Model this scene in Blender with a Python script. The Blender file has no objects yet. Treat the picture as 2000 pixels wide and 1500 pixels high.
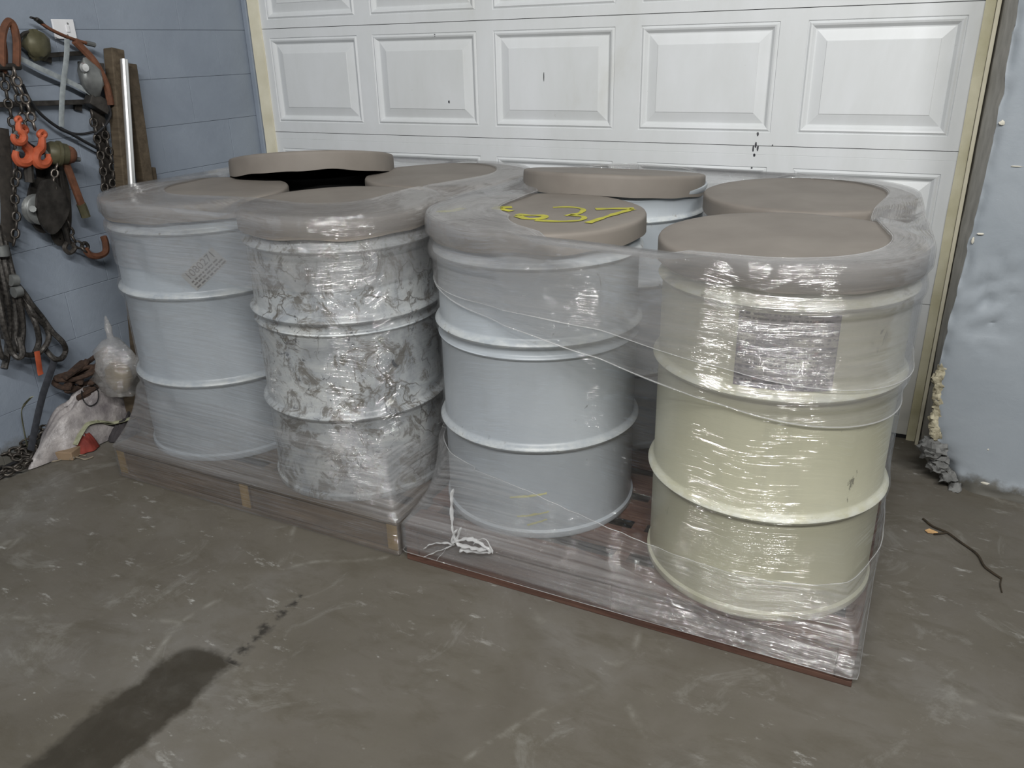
import bpy, bmesh, math, random
import numpy as np
from mathutils import Vector, Matrix, noise
random.seed(7)
S = bpy.context.scene
COL = S.collection
PI = math.pi

# ------------------------------------------------------------------ camera, world, lights, exposure
F_PX, PITCH, YAW, ROLL, CAM_H = 1586.04, 0.3958, 0.473, -0.0251, 1.4295
def cam_axes():
    f = np.array([-math.sin(YAW) * math.cos(PITCH), math.cos(YAW) * math.cos(PITCH), -math.sin(PITCH)])
    r = np.array([math.cos(YAW), math.sin(YAW), 0.0]); u = np.cross(r, f)
    return math.cos(ROLL) * r + math.sin(ROLL) * u, -math.sin(ROLL) * r + math.cos(ROLL) * u, f
AX_R, AX_U, AX_F = cam_axes()
cd = bpy.data.cameras.new('camera'); cam = bpy.data.objects.new('camera', cd); COL.objects.link(cam)
cd.sensor_width = 36; cd.lens = F_PX / 2000 * 36; cd.clip_start = 0.02
cam.matrix_world = Matrix([[AX_R[i], AX_U[i], -AX_F[i], (0, 0, CAM_H)[i]] for i in range(3)] + [[0, 0, 0, 1]])
S.camera = cam

wd = bpy.data.worlds.new('world'); S.world = wd; wd.use_nodes = True
wd.node_tree.nodes['Background'].inputs[0].default_value = (0.86, 0.93, 1.0, 1)
wd.node_tree.nodes['Background'].inputs[1].default_value = 0.10
def area(name, loc, target, sx, sy, power, color):
    l = bpy.data.lights.new(name, 'AREA'); l.shape = 'RECTANGLE'; l.size = sx; l.size_y = sy
    l.energy = power; l.color = color
    o = bpy.data.objects.new(name, l); COL.objects.link(o); o.location = loc
    o.rotation_euler = (Vector(target) - Vector(loc)).to_track_quat('-Z', 'Y').to_euler()
# three ceiling fittings of the hall, behind and above the camera
area('ceiling_lamp', (0.35, -1.0, 3.6), (-0.4, 1.6, 0.4), 1.2, 0.08, 98, (1.0, 1.0, 0.98))
area('ceiling_lamp', (1.7, -0.5, 3.6), (0.0, 1.8, 0.4), 1.2, 0.08, 98, (1.0, 1.0, 0.98))
area('ceiling_lamp', (-0.75, -1.6, 3.6), (-1.2, 1.8, 0.4), 1.2, 0.08, 74, (1.0, 1.0, 0.98))
S.view_settings.view_transform = 'Standard'; S.view_settings.look = 'None'
S.view_settings.gamma = 1; S.view_settings.use_curve_mapping = False
S.view_settings.exposure = -0.12
S.cycles.use_adaptive_sampling = True; S.cycles.adaptive_threshold = 0.03
S.cycles.transparent_max_bounces = 20
S.cycles.max_bounces = 5; S.cycles.diffuse_bounces = 3; S.cycles.glossy_bounces = 2; S.cycles.transmission_bounces = 2

def at(px, py, x=None, y=None, z=None):
    """The point of a real plane (wall x, door y or floor z) seen at a pixel of the 2000x1500 photograph."""
    d = AX_R * ((px - 1000) / F_PX) + AX_U * (-(py - 750) / F_PX) + AX_F
    t = x / d[0] if x is not None else (y / d[1] if y is not None else (z - CAM_H) / d[2])
    return Vector((d[0] * t, d[1] * t, CAM_H + d[2] * t))

# ------------------------------------------------------------------ material helpers
def lin(r, g, b):
    return tuple(((c / 255) / 12.92 if c / 255 < .04045 else ((c / 255 + .055) / 1.055) ** 2.4) for c in (r, g, b)) + (1,)
class NT:
    def __init__(s, name):
        s.m = bpy.data.materials.new(name); s.m.use_nodes = True
        s.t = s.m.node_tree; s.t.nodes.clear()
        s.out = s.t.nodes.new('ShaderNodeOutputMaterial')
    def n(s, kind, **kw):
        nd = s.t.nodes.new('ShaderNode' + kind)
        for k, v in kw.items():
            if k.startswith('_'): setattr(nd, k[1:], v)
            else:
                key = k.replace('_', ' ') if k.replace('_', ' ') in nd.inputs else k
                s.set(nd.inputs[key], v)
        return nd
    def set(s, sock, v):
        if isinstance(v, bpy.types.NodeSocket): s.t.links.new(v, sock)
        else: sock.default_value = v
    def pos(s): return s.n('NewGeometry').outputs['Position']
    def obj(s): return s.n('TexCoord').outputs['Object']
    def mapv(s, v, scale=(1, 1, 1), loc=(0, 0, 0), rot=(0, 0, 0)):
        m = s.n('Mapping'); s.set(m.inputs[0], v)
        m.inputs['Scale'].default_value = scale; m.inputs['Location'].default_value = loc; m.inputs['Rotation'].default_value = rot
        return m.outputs[0]
    def noise(s, v, scale, detail=4, rough=.55, dist=0):
        nd = s.n('TexNoise'); s.set(nd.inputs['Vector'], v)
        nd.inputs['Scale'].default_value = scale; nd.inputs['Detail'].default_value = detail
        nd.inputs['Roughness'].default_value = rough; nd.inputs['Distortion'].default_value = dist
        return nd.outputs['Fac']
    def ramp(s, f, stops):
        nd = s.n('ValToRGB'); s.set(nd.inputs[0], f); e = nd.color_ramp.elements
        while len(e) < len(stops): e.new(0.5)
        for i, (p, c) in enumerate(stops):
            e[i].position = p; e[i].color = c if isinstance(c, tuple) else (c, c, c, 1)
        return nd.outputs[0]
    def mix(s, f, a, b, mode='MIX'):
        nd = s.n('Mix', _data_type='RGBA', _blend_type=mode)
        s.set(nd.inputs[0], f); s.set(nd.inputs[6], a); s.set(nd.inputs[7], b); return nd.outputs[2]
    def math(s, op, a, b=0.0, c=0.0, clamp=False):
        nd = s.n('Math', _operation=op, _use_clamp=clamp); s.set(nd.inputs[0], a); s.set(nd.inputs[1], b)
        if op in ('MULTIPLY_ADD', 'SMOOTH_MIN', 'SMOOTH_MAX'): s.set(nd.inputs[2], c)
        return nd.outputs[0]
    def bump(s, h, strength, dist, normal=None):
        nd = s.n('Bump'); s.set(nd.inputs['Height'], h)
        nd.inputs['Strength'].default_value = strength; nd.inputs['Distance'].default_value = dist
        if normal is not None: s.set(nd.inputs['Normal'], normal)
        return nd.outputs[0]
    def principled(s, col, rough=.6, metal=0, normal=None, spec=.4):
        p = s.n('BsdfPrincipled'); s.set(p.inputs['Base Color'], col); s.set(p.inputs['Roughness'], rough)
        p.inputs['Metallic'].default_value = metal; p.inputs['Specular IOR Level'].default_value = spec
        if normal is not None: s.set(p.inputs['Normal'], normal)
        s.t.links.new(p.outputs[0], s.out.inputs[0]); return s.m

def simple(name, c1, c2, scale=30, rough=.6, metal=0, bump=.2, dist=.002, detail=5, spec=.4, stretch=(1, 1, 1)):
    t = NT(name); v = t.mapv(t.obj(), stretch)
    f = t.noise(v, scale, detail)
    col = t.ramp(f, [(.3, c1), (.7, c2)])
    return t.principled(col, rough, metal, t.bump(f, bump, dist), spec)

# ------------------------------------------------------------------ mesh helpers
def link_mesh(name, verts, faces, mat=None, parent=None, smooth=True, uv=None):
    me = bpy.data.meshes.new(name); me.from_pydata([tuple(v) for v in verts], [], faces); me.update()
    if smooth: me.polygons.foreach_set('use_smooth', [True] * len(me.polygons))
    if uv is not None:
        l = me.uv_layers.new(name='UVMap')
        idx = np.empty(len(me.loops), dtype=np.int32); me.loops.foreach_get('vertex_index', idx)
        l.data.foreach_set('uv', np.asarray(uv, dtype=np.float32)[idx].ravel())
    if mat: me.materials.append(mat)
    return put(name, me, parent)
def put(name, me, parent=None):
    o = bpy.data.objects.new(name, me); COL.objects.link(o)
    if parent: o.parent = parent
    return o
def tag(o, label, cat, group=None, kind=None):
    o['label'] = label; o['category'] = cat
    if group: o['group'] = group
    if kind: o['kind'] = kind
    return o
def thing(name, label, cat, loc=(0, 0, 0), group=None, rot=(0, 0, 0)):
    o = bpy.data.objects.new(name, None); COL.objects.link(o); o.location = loc; o.rotation_euler = rot
    o.empty_display_size = .1
    return tag(o, label, cat, group)
def structure(o): o['kind'] = 'structure'; return o

class MB:
    def __init__(s): s.v = []; s.f = []
    def add(s, v, f):
        b = len(s.v); s.v += [Vector(p) for p in v]; s.f += [tuple(i + b for i in q) for q in f]; return s
    def box(s, a, b, M=None):
        (x0, y0, z0), (x1, y1, z1) = a, b
        v = [Vector(p) for p in [(x0, y0, z0), (x1, y0, z0), (x1, y1, z0), (x0, y1, z0), (x0, y0, z1), (x1, y0, z1), (x1, y1, z1), (x0, y1, z1)]]
        if M: v = [M @ p for p in v]
        return s.add(v, [(0, 3, 2, 1), (4, 5, 6, 7), (0, 1, 5, 4), (1, 2, 6, 5), (2, 3, 7, 6), (3, 0, 4, 7)])
    def lathe(s, prof, seg=48, M=None, closed=False):
        v = []; n = len(prof); f = []
        for i in range(seg):
            a = 2 * PI * i / seg
            for r, z in prof:
                p = Vector((r * math.cos(a), r * math.sin(a), z)); v.append(M @ p if M else p)
        for i in range(seg):
            j = (i + 1) % seg
            for k in range(n - 1): f.append((i * n + k, j * n + k, j * n + k + 1, i * n + k + 1))
        return s.add(v, f)
    def tube(s, pts, r, seg=8, closed=False, flat=1.0, cap=True, up=None):
        pts = [Vector(p) for p in pts]; n = len(pts); rr = r if isinstance(r, (list, tuple)) else [r] * n
        T = []
        for i in range(n):
            a = pts[(i - 1) % n] if (closed or i) else pts[i]; b = pts[(i + 1) % n] if (closed or i < n - 1) else pts[i]
            T.append((b - a).normalized() if (b - a).length > 1e-9 else Vector((0, 0, 1)))
        N = Vector(up) if up else (Vector((0, 0, 1)) if abs(T[0].z) < .9 else Vector((1, 0, 0)))
        v = []; f = []
        for i in range(n):
            N = (N - T[i] * N.dot(T[i]))
            if N.length < 1e-6: N = T[i].orthogonal()
            N.normalize(); B = T[i].cross(N)
            for k in range(seg):
                a = 2 * PI * k / seg; v.append(pts[i] + (N * math.cos(a) * flat + B * math.sin(a)) * rr[i])
        m = n if closed else n - 1
        for i in range(m):
            j = (i + 1) % n
            for k in range(seg):
                l = (k + 1) % seg; f.append((i * seg + k, i * seg + l, j * seg + l, j * seg + k))
        if cap and not closed:
            f.append(tuple(range(seg))[::-1]); f.append(tuple(range((n - 1) * seg, n * seg)))
        return s.add(v, f)
    def build(s, name, mat, parent=None, smooth=True, bevel=0, auto=None):
        o = link_mesh(name, s.v, s.f, mat, parent, smooth)
        if bevel or auto:
            bm = bmesh.new(); bm.from_mesh(o.data)
            if bevel: bmesh.ops.bevel(bm, geom=list(bm.edges), offset=bevel, segments=2, affect='EDGES', profile=.5)
            bm.to_mesh(o.data); bm.free()
        if smooth: sharp(o.data, auto or 40)
        return o
def sharp(me, deg):
    bm = bmesh.new(); bm.from_mesh(me); c = math.radians(deg)
    for e in bm.edges:
        if len(e.link_faces) == 2 and e.calc_face_angle(0) > c: e.smooth = False
    bm.to_mesh(me); bm.free()
def spline(pts, n=8, closed=False):
    P = [Vector(p) for p in pts]; m = len(P); out = []
    g = (lambda i: P[i % m]) if closed else (lambda i: P[max(0, min(m - 1, i))])
    for i in range(m if closed else m - 1):
        p0, p1, p2, p3 = g(i - 1), g(i), g(i + 1), g(i + 2)
        for k in range(n):
            t = k / n
            out.append(.5 * ((2 * p1) + (p2 - p0) * t + (2 * p0 - 5 * p1 + 4 * p2 - p3) * t * t + (3 * p1 - p0 - 3 * p2 + p3) * t ** 3))
    if not closed: out.append(P[-1])
    return out

# ------------------------------------------------------------------ materials of the place
def m_floor():
    t = NT('worn_concrete'); p = t.pos()
    big = t.noise(p, 1.6, 5, .6, .4); mid = t.noise(p, 7, 6, .65, .3); fine = t.noise(p, 120, 3)
    col = t.ramp(big, [(.3, lin(88, 83, 74)), (.5, lin(101, 96, 88)), (.7, lin(115, 112, 107))])
    col = t.mix(t.ramp(mid, [(.38, .0), (.72, .55)]), col, lin(94, 89, 78))
    col = t.mix(t.ramp(t.noise(p, 3.3, 7, .75, 1.2), [(.56, 0.0), (.70, .45)]), col, lin(150, 149, 143))
    # whitish scuffs, dragged along one direction
    v = t.mapv(p, (9, 22, 1), rot=(0, 0, .55))
    sc = t.math('MULTIPLY', t.ramp(t.noise(v, 1.0, 6, .7), [(.60, 0.0), (.70, 1.0)]), t.ramp(t.noise(p, 1.3, 3), [(.42, 0.0), (.58, .85)]))
    col = t.mix(sc, col, lin(176, 175, 170))
    # faint pale lines left by old joints and drag marks
    w = t.n('TexVoronoi', _feature='DISTANCE_TO_EDGE'); t.set(w.inputs['Vector'], t.mapv(t.mix(.12, p, t.n('TexNoise', Vector=p, Scale=2.0).outputs['Color']), (1.5, 1.1, 1)))
    w.inputs['Scale'].default_value = 1.0
    ln = t.math('MULTIPLY', t.ramp(w.outputs[0], [(0.0, .38), (.014, 0.0)]), t.ramp(mid, [(.5, 0.0), (.64, 1.0)]))
    col = t.mix(ln, col, lin(160, 158, 150))
    vs = t.n('TexVoronoi'); t.set(vs.inputs['Vector'], t.mapv(p, (26, 38, 1), rot=(0, 0, .5))); vs.inputs['Scale'].default_value = 1.0
    spk = t.math('MULTIPLY', t.ramp(vs.outputs['Distance'], [(.04, 1.0), (.12, 0.0)]), t.ramp(t.noise(p, 5, 4, .7), [(.54, 0.0), (.64, .5)]))
    col = t.mix(spk, col, lin(170, 169, 164))
    col = t.mix(t.ramp(t.noise(t.mapv(p, (5, 11, 1), rot=(0, 0, .8)), 1.0, 7, .72, .4), [(.5, 0.0), (.68, .5)]), col, lin(80, 74, 62))
    # the oil stain in front of the left pallet: a blunt streak about 0.22 m wide
    sx = t.n('SeparateXYZ', Vector=p)
    wob = t.math('MULTIPLY', t.math('SUBTRACT', t.noise(p, 5, 5, .65), .5), .13)
    X = t.math('ADD', sx.outputs[0], wob); Y = t.math('ADD', sx.outputs[1], wob)
    dx = t.math('ADD', X, 1.475); yy = t.math('MINIMUM', t.math('SUBTRACT', 1.04, Y), 0.0)
    dist = t.math('SQRT', t.math('ADD', t.math('MULTIPLY', dx, dx), t.math('MULTIPLY', yy, yy)))
    stain = t.ramp(dist, [(.085, 1.0), (.108, 0.0)])
    stain = t.math('MULTIPLY', stain, t.ramp(t.noise(p, 14, 4), [(.2, .8), (.55, 1.0)]))
    col = t.mix(t.math('MULTIPLY', stain, .88), col, lin(50, 45, 36))
    # dark trail of drips running from it
    tx = t.math('ABSOLUTE', t.math('ADD', X, 1.405)); tr = t.ramp(tx, [(.006, 1.0), (.022, 0.0)])
    gate = t.math('MULTIPLY', t.ramp(sx.outputs[1], [(.0, 0.0), (1.0, 0.0)]), 1)
    g1 = t.math('MULTIPLY', t.math('GREATER_THAN', sx.outputs[1], 1.12), t.math('LESS_THAN', sx.outputs[1], 1.42))
    tr = t.math('MULTIPLY', t.math('MULTIPLY', tr, g1), t.ramp(t.noise(p, 22, 3), [(.45, 0.0), (.55, .9)]))
    col = t.mix(tr, col, lin(45, 42, 38))
    # broad darker patches scattered over the floor
    col = t.mix(t.ramp(t.noise(p, 2.4, 3, .5, .8), [(.55, 0.0), (.75, .5)]), col, lin(82, 76, 66))
    h = t.math('ADD', t.math('MULTIPLY', mid, .6), t.math('MULTIPLY', fine, .25))
    ro = t.ramp(mid, [(.3, .48), (.7, .75)])
    ro = t.mix(stain, ro, (.38, .38, .38, 1))
    return t.principled(col, ro, 0, t.bump(h, .35, .004), .35)
def m_paintwall(name, base, dark, chip, dirty_z=.06, bumpy=.5):
    t = NT(name); p = t.pos()
    a = t.noise(p, 2.2, 5, .6, .5); b = t.noise(p, 26, 5, .6); c = t.noise(p, 9, 6, .7, .6)
    col = t.ramp(a, [(.3, dark), (.7, base)])
    col = t.mix(t.ramp(c, [(.70, 0.0), (.74, .8)]), col, chip)
    z = t.n('SeparateXYZ', Vector=p).outputs[2]
    zz = t.math('ADD', z, t.math('MULTIPLY', t.math('SUBTRACT', t.noise(p, 12, 5, .7), .5), .14))
    col = t.mix(t.ramp(zz, [(dirty_z * .6, 1.0), (dirty_z * 1.4, 0.0)]), col, lin(100, 98, 92))
    h = t.math('ADD', t.math('MULTIPLY', b, .5), c)
    return t.principled(col, t.ramp(a, [(.3, .42), (.7, .6)]), 0, t.bump(h, bumpy, .004), .4)
M_FLOOR = m_floor()
M_BLUE = m_paintwall('blue_block_paint', lin(146, 155, 167), lin(129, 138, 151), lin(146, 153, 163))
M_BLUE2 = m_paintwall('blue_pier_paint', lin(156, 162, 168), lin(140, 147, 154), lin(162, 167, 171), .05, .35)
M_MORTAR = simple('dark_joint', lin(70, 78, 95), lin(95, 104, 120), 40, .9)
def m_door():
    t = NT('white_door_steel'); p = t.pos()
    grime = t.noise(t.mapv(p, (1, 1, .35)), 3.0, 6, .65, .3); sp = t.noise(p, 24, 5, .7)
    col = t.ramp(grime, [(.35, lin(220, 222, 224)), (.62, lin(211, 213, 213)), (.8, lin(198, 198, 193))])
    col = t.mix(t.ramp(sp, [(.68, 0.0), (.75, .5)]), col, lin(150, 148, 138))
    z = t.n('SeparateXYZ', Vector=p).outputs[2]
    col = t.mix(t.ramp(t.math('ADD', z, t.math('MULTIPLY', grime, .35)), [(.35, .55), (.75, 0.0)]), col, lin(158, 152, 132))
    w = t.noise(t.mapv(p, (1, 1, 60)), 8, 2)
    return t.principled(col, .42, 0, t.bump(w, .06, .001), .45)
M_DOOR = m_door()
M_CREAM = simple('cream_trim_paint', lin(214, 207, 182), lin(232, 226, 204), 9, .55, 0, .25, .003, 6)
M_CREAM2 = simple('stained_trim_paint', lin(176, 170, 138), lin(216, 211, 188), 6, .55, 0, .25, .003, 6)
M_PLASTER = simple('crumbling_plaster', lin(120, 112, 90), lin(206, 198, 172), 38, .9, 0, .8, .01, 7)
M_RUBBLE = simple('grey_mortar', lin(84, 84, 82), lin(140, 140, 138), 22, .9, 0, .8, .01, 7)
M_REVEAL = simple('grey_reveal', lin(160, 156, 148), lin(188, 184, 176), 14, .8, 0, .4, .004, 6)
M_SEAL = simple('black_rubber', lin(18, 18, 18), lin(34, 33, 32), 30, .8)

# ------------------------------------------------------------------ the setting
YD = 3.165        # door plane
XW = -2.97        # left wall plane
YP = 2.81         # right pier plane
fl = MB(); nx, ny = 40, 40
for j in range(ny + 1):
    for i in range(nx + 1):
        fl.v.append(Vector((-4.0 + 7.0 * i / nx, -1.6 + 5.2 * j / ny, 0)))
for j in range(ny):
    for i in range(nx): fl.f.append((j * (nx + 1) + i, j * (nx + 1) + i + 1, (j + 1) * (nx + 1) + i + 1, (j + 1) * (nx + 1) + i))
floor = structure(fl.build('floor', M_FLOOR))

# left wall: painted concrete blocks on a mortar backing
wl = structure(MB().box((XW - .16, -.6, 0), (XW - .004, YD + .1, 2.4)).build('wall_left', M_BLUE, smooth=False))
def block_mesh(w, h):
    g = .0005; c = .0012
    b = MB(); y0, y1, z0, z1 = g, w - g, g, h - g
    b.add([(-.012, y0, z0), (-.012, y1, z0), (-.012, y1, z1), (-.012, y0, z1), (-c, y0, z0), (-c, y1, z0), (-c, y1, z1), (-c, y0, z1),
           (0, y0 + c, z0 + c), (0, y1 - c, z0 + c), (0, y1 - c, z1 - c), (0, y0 + c, z1 - c)],
          [(8, 9, 10, 11), (4, 5, 9, 8), (5, 6, 10, 9), (6, 7, 11, 10), (7, 4, 8, 11), (0, 1, 5, 4), (1, 2, 6, 5), (2, 3, 7, 6), (3, 0, 4, 7)])
    me = bpy.data.meshes.new('concrete_block'); me.from_pydata([tuple(v) for v in b.v], [], b.f); me.materials.append(M_BLUE); return me
BH = .19
meshes = {}
for r in range(12):
    y = YD + .02; y -= .2 if r % 2 else 0
    edges = [YD] + ([YD - .2] if r % 2 else []) 
    y = edges[-1]
    while y > -.5: y -= .4; edges.append(y)
    for a, b in zip(edges[1:], edges[:-1]):
        k = round(b - a, 3)
        if k not in meshes: meshes[k] = block_mesh(k, BH)
        o = put('concrete_block', meshes[k], wl); o.location = (XW + random.uniform(-.0006, .0006), a, r * BH)

# sectional door
dr = structure(MB().box((-2.95, YD + .02, 0), (.13, YD + .05, 2.2)).build('door_1', M_DOOR, smooth=False))
PX = [(-2.841, -2.343), (-2.263, -1.744), (-1.667, -1.144), (-1.043, -.541), (-.449, .035)]
def rect(x0, x1, z0, z1, y): return [Vector((x0, y, z0)), Vector((x1, y, z0)), Vector((x1, y, z1)), Vector((x0, y, z1))]
PROF = [(0, 0), (.003, .0045), (.011, -.0015), (.017, .001), (.027, .012), (.031, .0125), (.066, .0025), (.068, .0005)]
def door_section(z0, z1, pz0, pz1, ledge=None):
    """a pressed steel section: frame around five openings, ledge lines, and five raised panels"""
    g = .0012; f = MB(); xl, xr = -2.885, .086
    xs = [xl] + [c for p in PX for c in p] + [xr]
    zs = [z0 + g, pz0, pz1] + ([ledge] if ledge else []) + [z1 - g]
    for i in range(len(xs) - 1):
        for j in range(len(zs) - 1):
            if i % 2 == 1 and j == 1: continue
            y = 0; a, b = zs[j], zs[j + 1]
            if ledge and j == len(zs) - 3: b -= .0018
            f.add(rect(xs[i], xs[i + 1], a, b, YD), [(0, 1, 2, 3)])
    # returns along the section joints (and the score line)
    for z, s in ((z0 + g, 1), (z1 - g, -1)):
        f.add([(xl, YD, z), (xr, YD, z), (xr, YD + .02, z), (xl, YD + .02, z)], [(0, 1, 2, 3)])
    if ledge:
        f.add([(xl, YD, ledge - .0018), (xr, YD, ledge - .0018), (xr, YD + .001, ledge - .0009), (xl, YD + .001, ledge - .0009), (xr, YD, ledge), (xl, YD, ledge)], [(0, 1, 2, 3), (3, 2, 4, 5)])
    sec = f.build('door_section', M_DOOR, dr, smooth=False)
    for x0, x1 in PX:
        m = MB(); v = []; q = []
        for k, (d, h) in enumerate(PROF): v += rect(x0 + d, x1 - d, pz0 + d, pz1 - d, YD + h)
        for k in range(len(PROF) - 1):
            for e in range(4): q.append((k * 4 + e, k * 4 + (e + 1) % 4, k * 4 + 4 + (e + 1) % 4, k * 4 + 4 + e))
        n = len(PROF) * 4; q.append((n - 4, n - 3, n - 2, n - 1))
        m.add(v, q).build('raised_panel', M_DOOR, sec, smooth=False)
    return sec
door_section(.012, .533, .085, .458, .503)
sec2 = door_section(.533, 1.0655, .618, .990, 1.035)
sec3 = door_section(1.0655, 1.5225, 1.112, 1.483)
door_section(1.5225, 2.0, 1.560, 1.93)
MB().box((-2.885, YD - .004, 0), (.086, YD + .02, .014)).build('bottom_seal', M_SEAL, dr, smooth=False)
# black rub marks on the door, right of centre
sm = MB()
for px, py, w, h in [(1480, 262, 5, 9), (1476, 283, 5, 13), (1471, 290, 4, 14), (1480, 290, 4, 12), (1473, 303, 6, 7), (1509, 284, 3, 4), (849, 69, 4, 6), (877, 199, 4, 6), (1468, 328, 5, 4), (1062, 150, 2, 20)]:
    a = at(px - w / 2, py - h / 2, y=YD - .0006); b = at(px + w / 2, py + h / 2, y=YD - .0006)
    n = 7; c = (a + b) / 2; ex = Vector(((b.x - a.x) / 2, 0, 0)); ez = Vector((0, 0, (a.z - b.z) / 2))
    sm.add([c + ex * math.cos(k * 2 * PI / n) * random.uniform(.6, 1.1) + ez * math.sin(k * 2 * PI / n) for k in range(n)], [tuple(range(n))])
sm.build('rub_mark', simple('black_rub', lin(40, 40, 46), lin(92, 92, 96), 60, .8), dr, smooth=False)

# jambs and trims
structure(MB().box((XW + .001, YD - .02, 0), (-2.941, YD + .01, 2.4)).build('trim_1', M_BLUE, smooth=False, bevel=.004))
def wavy_strip(x0, x1, y0, y1, z1, amp, seed):
    m = MB(); n = 60
    for i in range(n + 1):
        z = z1 * i / n
        w0 = amp * noise.noise(Vector((seed, z * 7, 0))); w1 = amp * .6 * noise.noise(Vector((seed + 9, z * 5, 0)))
        m.v += [Vector((x0 + w0, y0, z)), Vector((x1 + w1, y0, z)), Vector((x1 + w1, y1, z)), Vector((x0 + w0, y1, z))]
    for i in range(n):
        for e in range(4): m.f.append((i * 4 + e, i * 4 + (e + 1) % 4, i * 4 + 4 + (e + 1) % 4, i * 4 + 4 + e))
    m.f += [(3, 2, 1, 0), (n * 4, n * 4 + 1, n * 4 + 2, n * 4 + 3)]
    return m
structure(wavy_strip(-2.938, -2.878, YD - .012, YD + .018, 2.4, .004, 1.5).build('trim_2', M_CREAM, smooth=False))
structure(wavy_strip(.074, .104, YD - .018, YD + .018, 2.4, .0015, 4.5).build('trim_3', M_CREAM2, smooth=False))
structure(MB().box((.105, YD - .05, 0), (.117, YD + .018, 2.4)).build('trim_4', M_CREAM, smooth=False, bevel=.002))

# right pier: rough painted face with a broken lower corner, and a grey reveal back to the door
EDGE = [(0, .245), (.05, .215), (.10, .185), (.17, .158), (.26, .135), (.42, .122), (.60, .128), (.766, .137), (1.0, .146), (1.175, .151), (1.5, .146), (2.4, .146)]
def edge_x(z):
    for (a, xa), (b, xb) in zip(EDGE, EDGE[1:]):
        if a <= z <= b: x = xa + (xb - xa) * (z - a) / (b - a); break
    return x + .006 * noise.noise(Vector((0, z * 16, 3))) + .004 * noise.noise(Vector((7, z * 50, 3)))
wr = MB(); NX, NZ = 70, 150
for j in range(NZ + 1):
    z = 2.4 * (j / NZ) ** 1.25
    ex = edge_x(z)
    for i in range(NX + 1):
        s = (i / NX) ** 1.6; x = ex + (1.9 - ex) * s
        d = .004 * noise.noise(Vector((x * 3, 0, z * 3)))
        dent = math.exp(-(((x - .235) / .075) ** 2 + ((z - .66) / .13) ** 2))
        d += dent * (.020 * noise.noise(Vector((x * 22, 1, z * 22))) + .012 * noise.noise(Vector((x * 48, 5, z * 48))) + .012)
        low = math.exp(-(z / .05) ** 2); d += low * .012 * noise.noise(Vector((x * 12, 2, z * 30))) - low * .006
        rag = math.exp(-((x - ex) / .018) ** 2); d += rag * (.010 + .012 * noise.noise(Vector((x * 30, 4, z * 24))))
        crn = math.exp(-((x - ex) / .05) ** 2) * math.exp(-(z / .13) ** 2); d += crn * (.03 + .03 * noise.noise(Vector((x * 26, 8, z * 26))))
        d += .006 * math.exp(-((z - 1.05 - .03 * (x - .2)) / .006) ** 2) * (1 if x > .17 else 0) * -1
        wr.v.append(Vector((x, YP + d, z)))
for j in range(NZ):
    for i in range(NX): a = j * (NX + 1) + i; wr.f.append((a, a + 1, a + NX + 2, a + NX + 1))
wall_r = structure(wr.build('wall_right', M_BLUE2))
rv = MB(); n = 110
for j in range(n + 1):
    z = 2.4 * j / n; ex = edge_x(z)
    for k in range(9):
        u = k / 8; x = ex * (1 - u) + .118 * u + .004 * noise.noise(Vector((u * 6, z * 9, 5))) * math.sin(PI * u)
        if z < .25: x = min(x, .118 + (ex - .118) * (1 - u) ** 2)
        rv.v.append(Vector((x, YP + .006 + (YD - YP + .01) * u, z)))
for j in range(n):
    for k in range(8): a = j * 9 + k; rv.f.append((a + 1, a, a + 9, a + 10))
rv.build('reveal', M_REVEAL, wall_r)
def lump(c, sx, sy, sz, seed, seg=10, amp=.35):
    m = MB(); v = []; f = []
    for j in range(seg + 1):
        ph = PI * j / seg
        for i in range(seg * 2):
            th = PI * i / seg; d = Vector((math.sin(ph) * math.cos(th), math.sin(ph) * math.sin(th), math.cos(ph)))
            r = 1 + amp * noise.noise(d * 2.3 + Vector((seed, 0, 0))) + amp * .5 * noise.noise(d * 5 + Vector((seed, 3, 0)))
            v.append(Vector(c) + Vector((d.x * sx, d.y * sy, d.z * sz)) * r)
    w = seg * 2
    for j in range(seg):
        for i in range(w): f.append((j * w + i, (j + 1) * w + i, (j + 1) * w + (i + 1) % w, j * w + (i + 1) % w))
    return m.add(v, f)
pl = MB()
for i in range(13):
    z = .185 + .24 * i / 12
    q = lump((edge_x(z) + .004 + random.uniform(-.006, .012), YP + .012, z), .018, .012, .02, i, 8, .6); pl.add(q.v, q.f)
pl.build('exposed_plaster', M_PLASTER, wall_r)
rb = MB()
for i in range(16):
    z = random.uniform(.0, .15); x = edge_x(z) - random.uniform(-.02, .035)
    q = lump((x, YP + random.uniform(.0, .05), z), random.uniform(.02, .04), .03, random.uniform(.015, .03), i + 50, 8, .6); rb.add(q.v, q.f)
rb.build('broken_mortar', M_RUBBLE, wall_r)
for i, (px, py, w, h) in enumerate([(1915, 457, 9, 3), (1900, 470, 4, 9), (1925, 944, 14, 4), (1952, 950, 9, 3), (1957, 240, 7, 6), (1930, 878, 3, 3), (1985, 325, 14, 2)]):
    c = at(px, py, y=YP - .001); q = lump(c, w * .0011, .003, h * .0011, i + 80, 6, .5); q.build('plaster_chip', simple('white_plaster', lin(190, 186, 172), lin(222, 218, 206), 30, .9) if i == 0 else bpy.data.materials['white_plaster'], wall_r)

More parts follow.
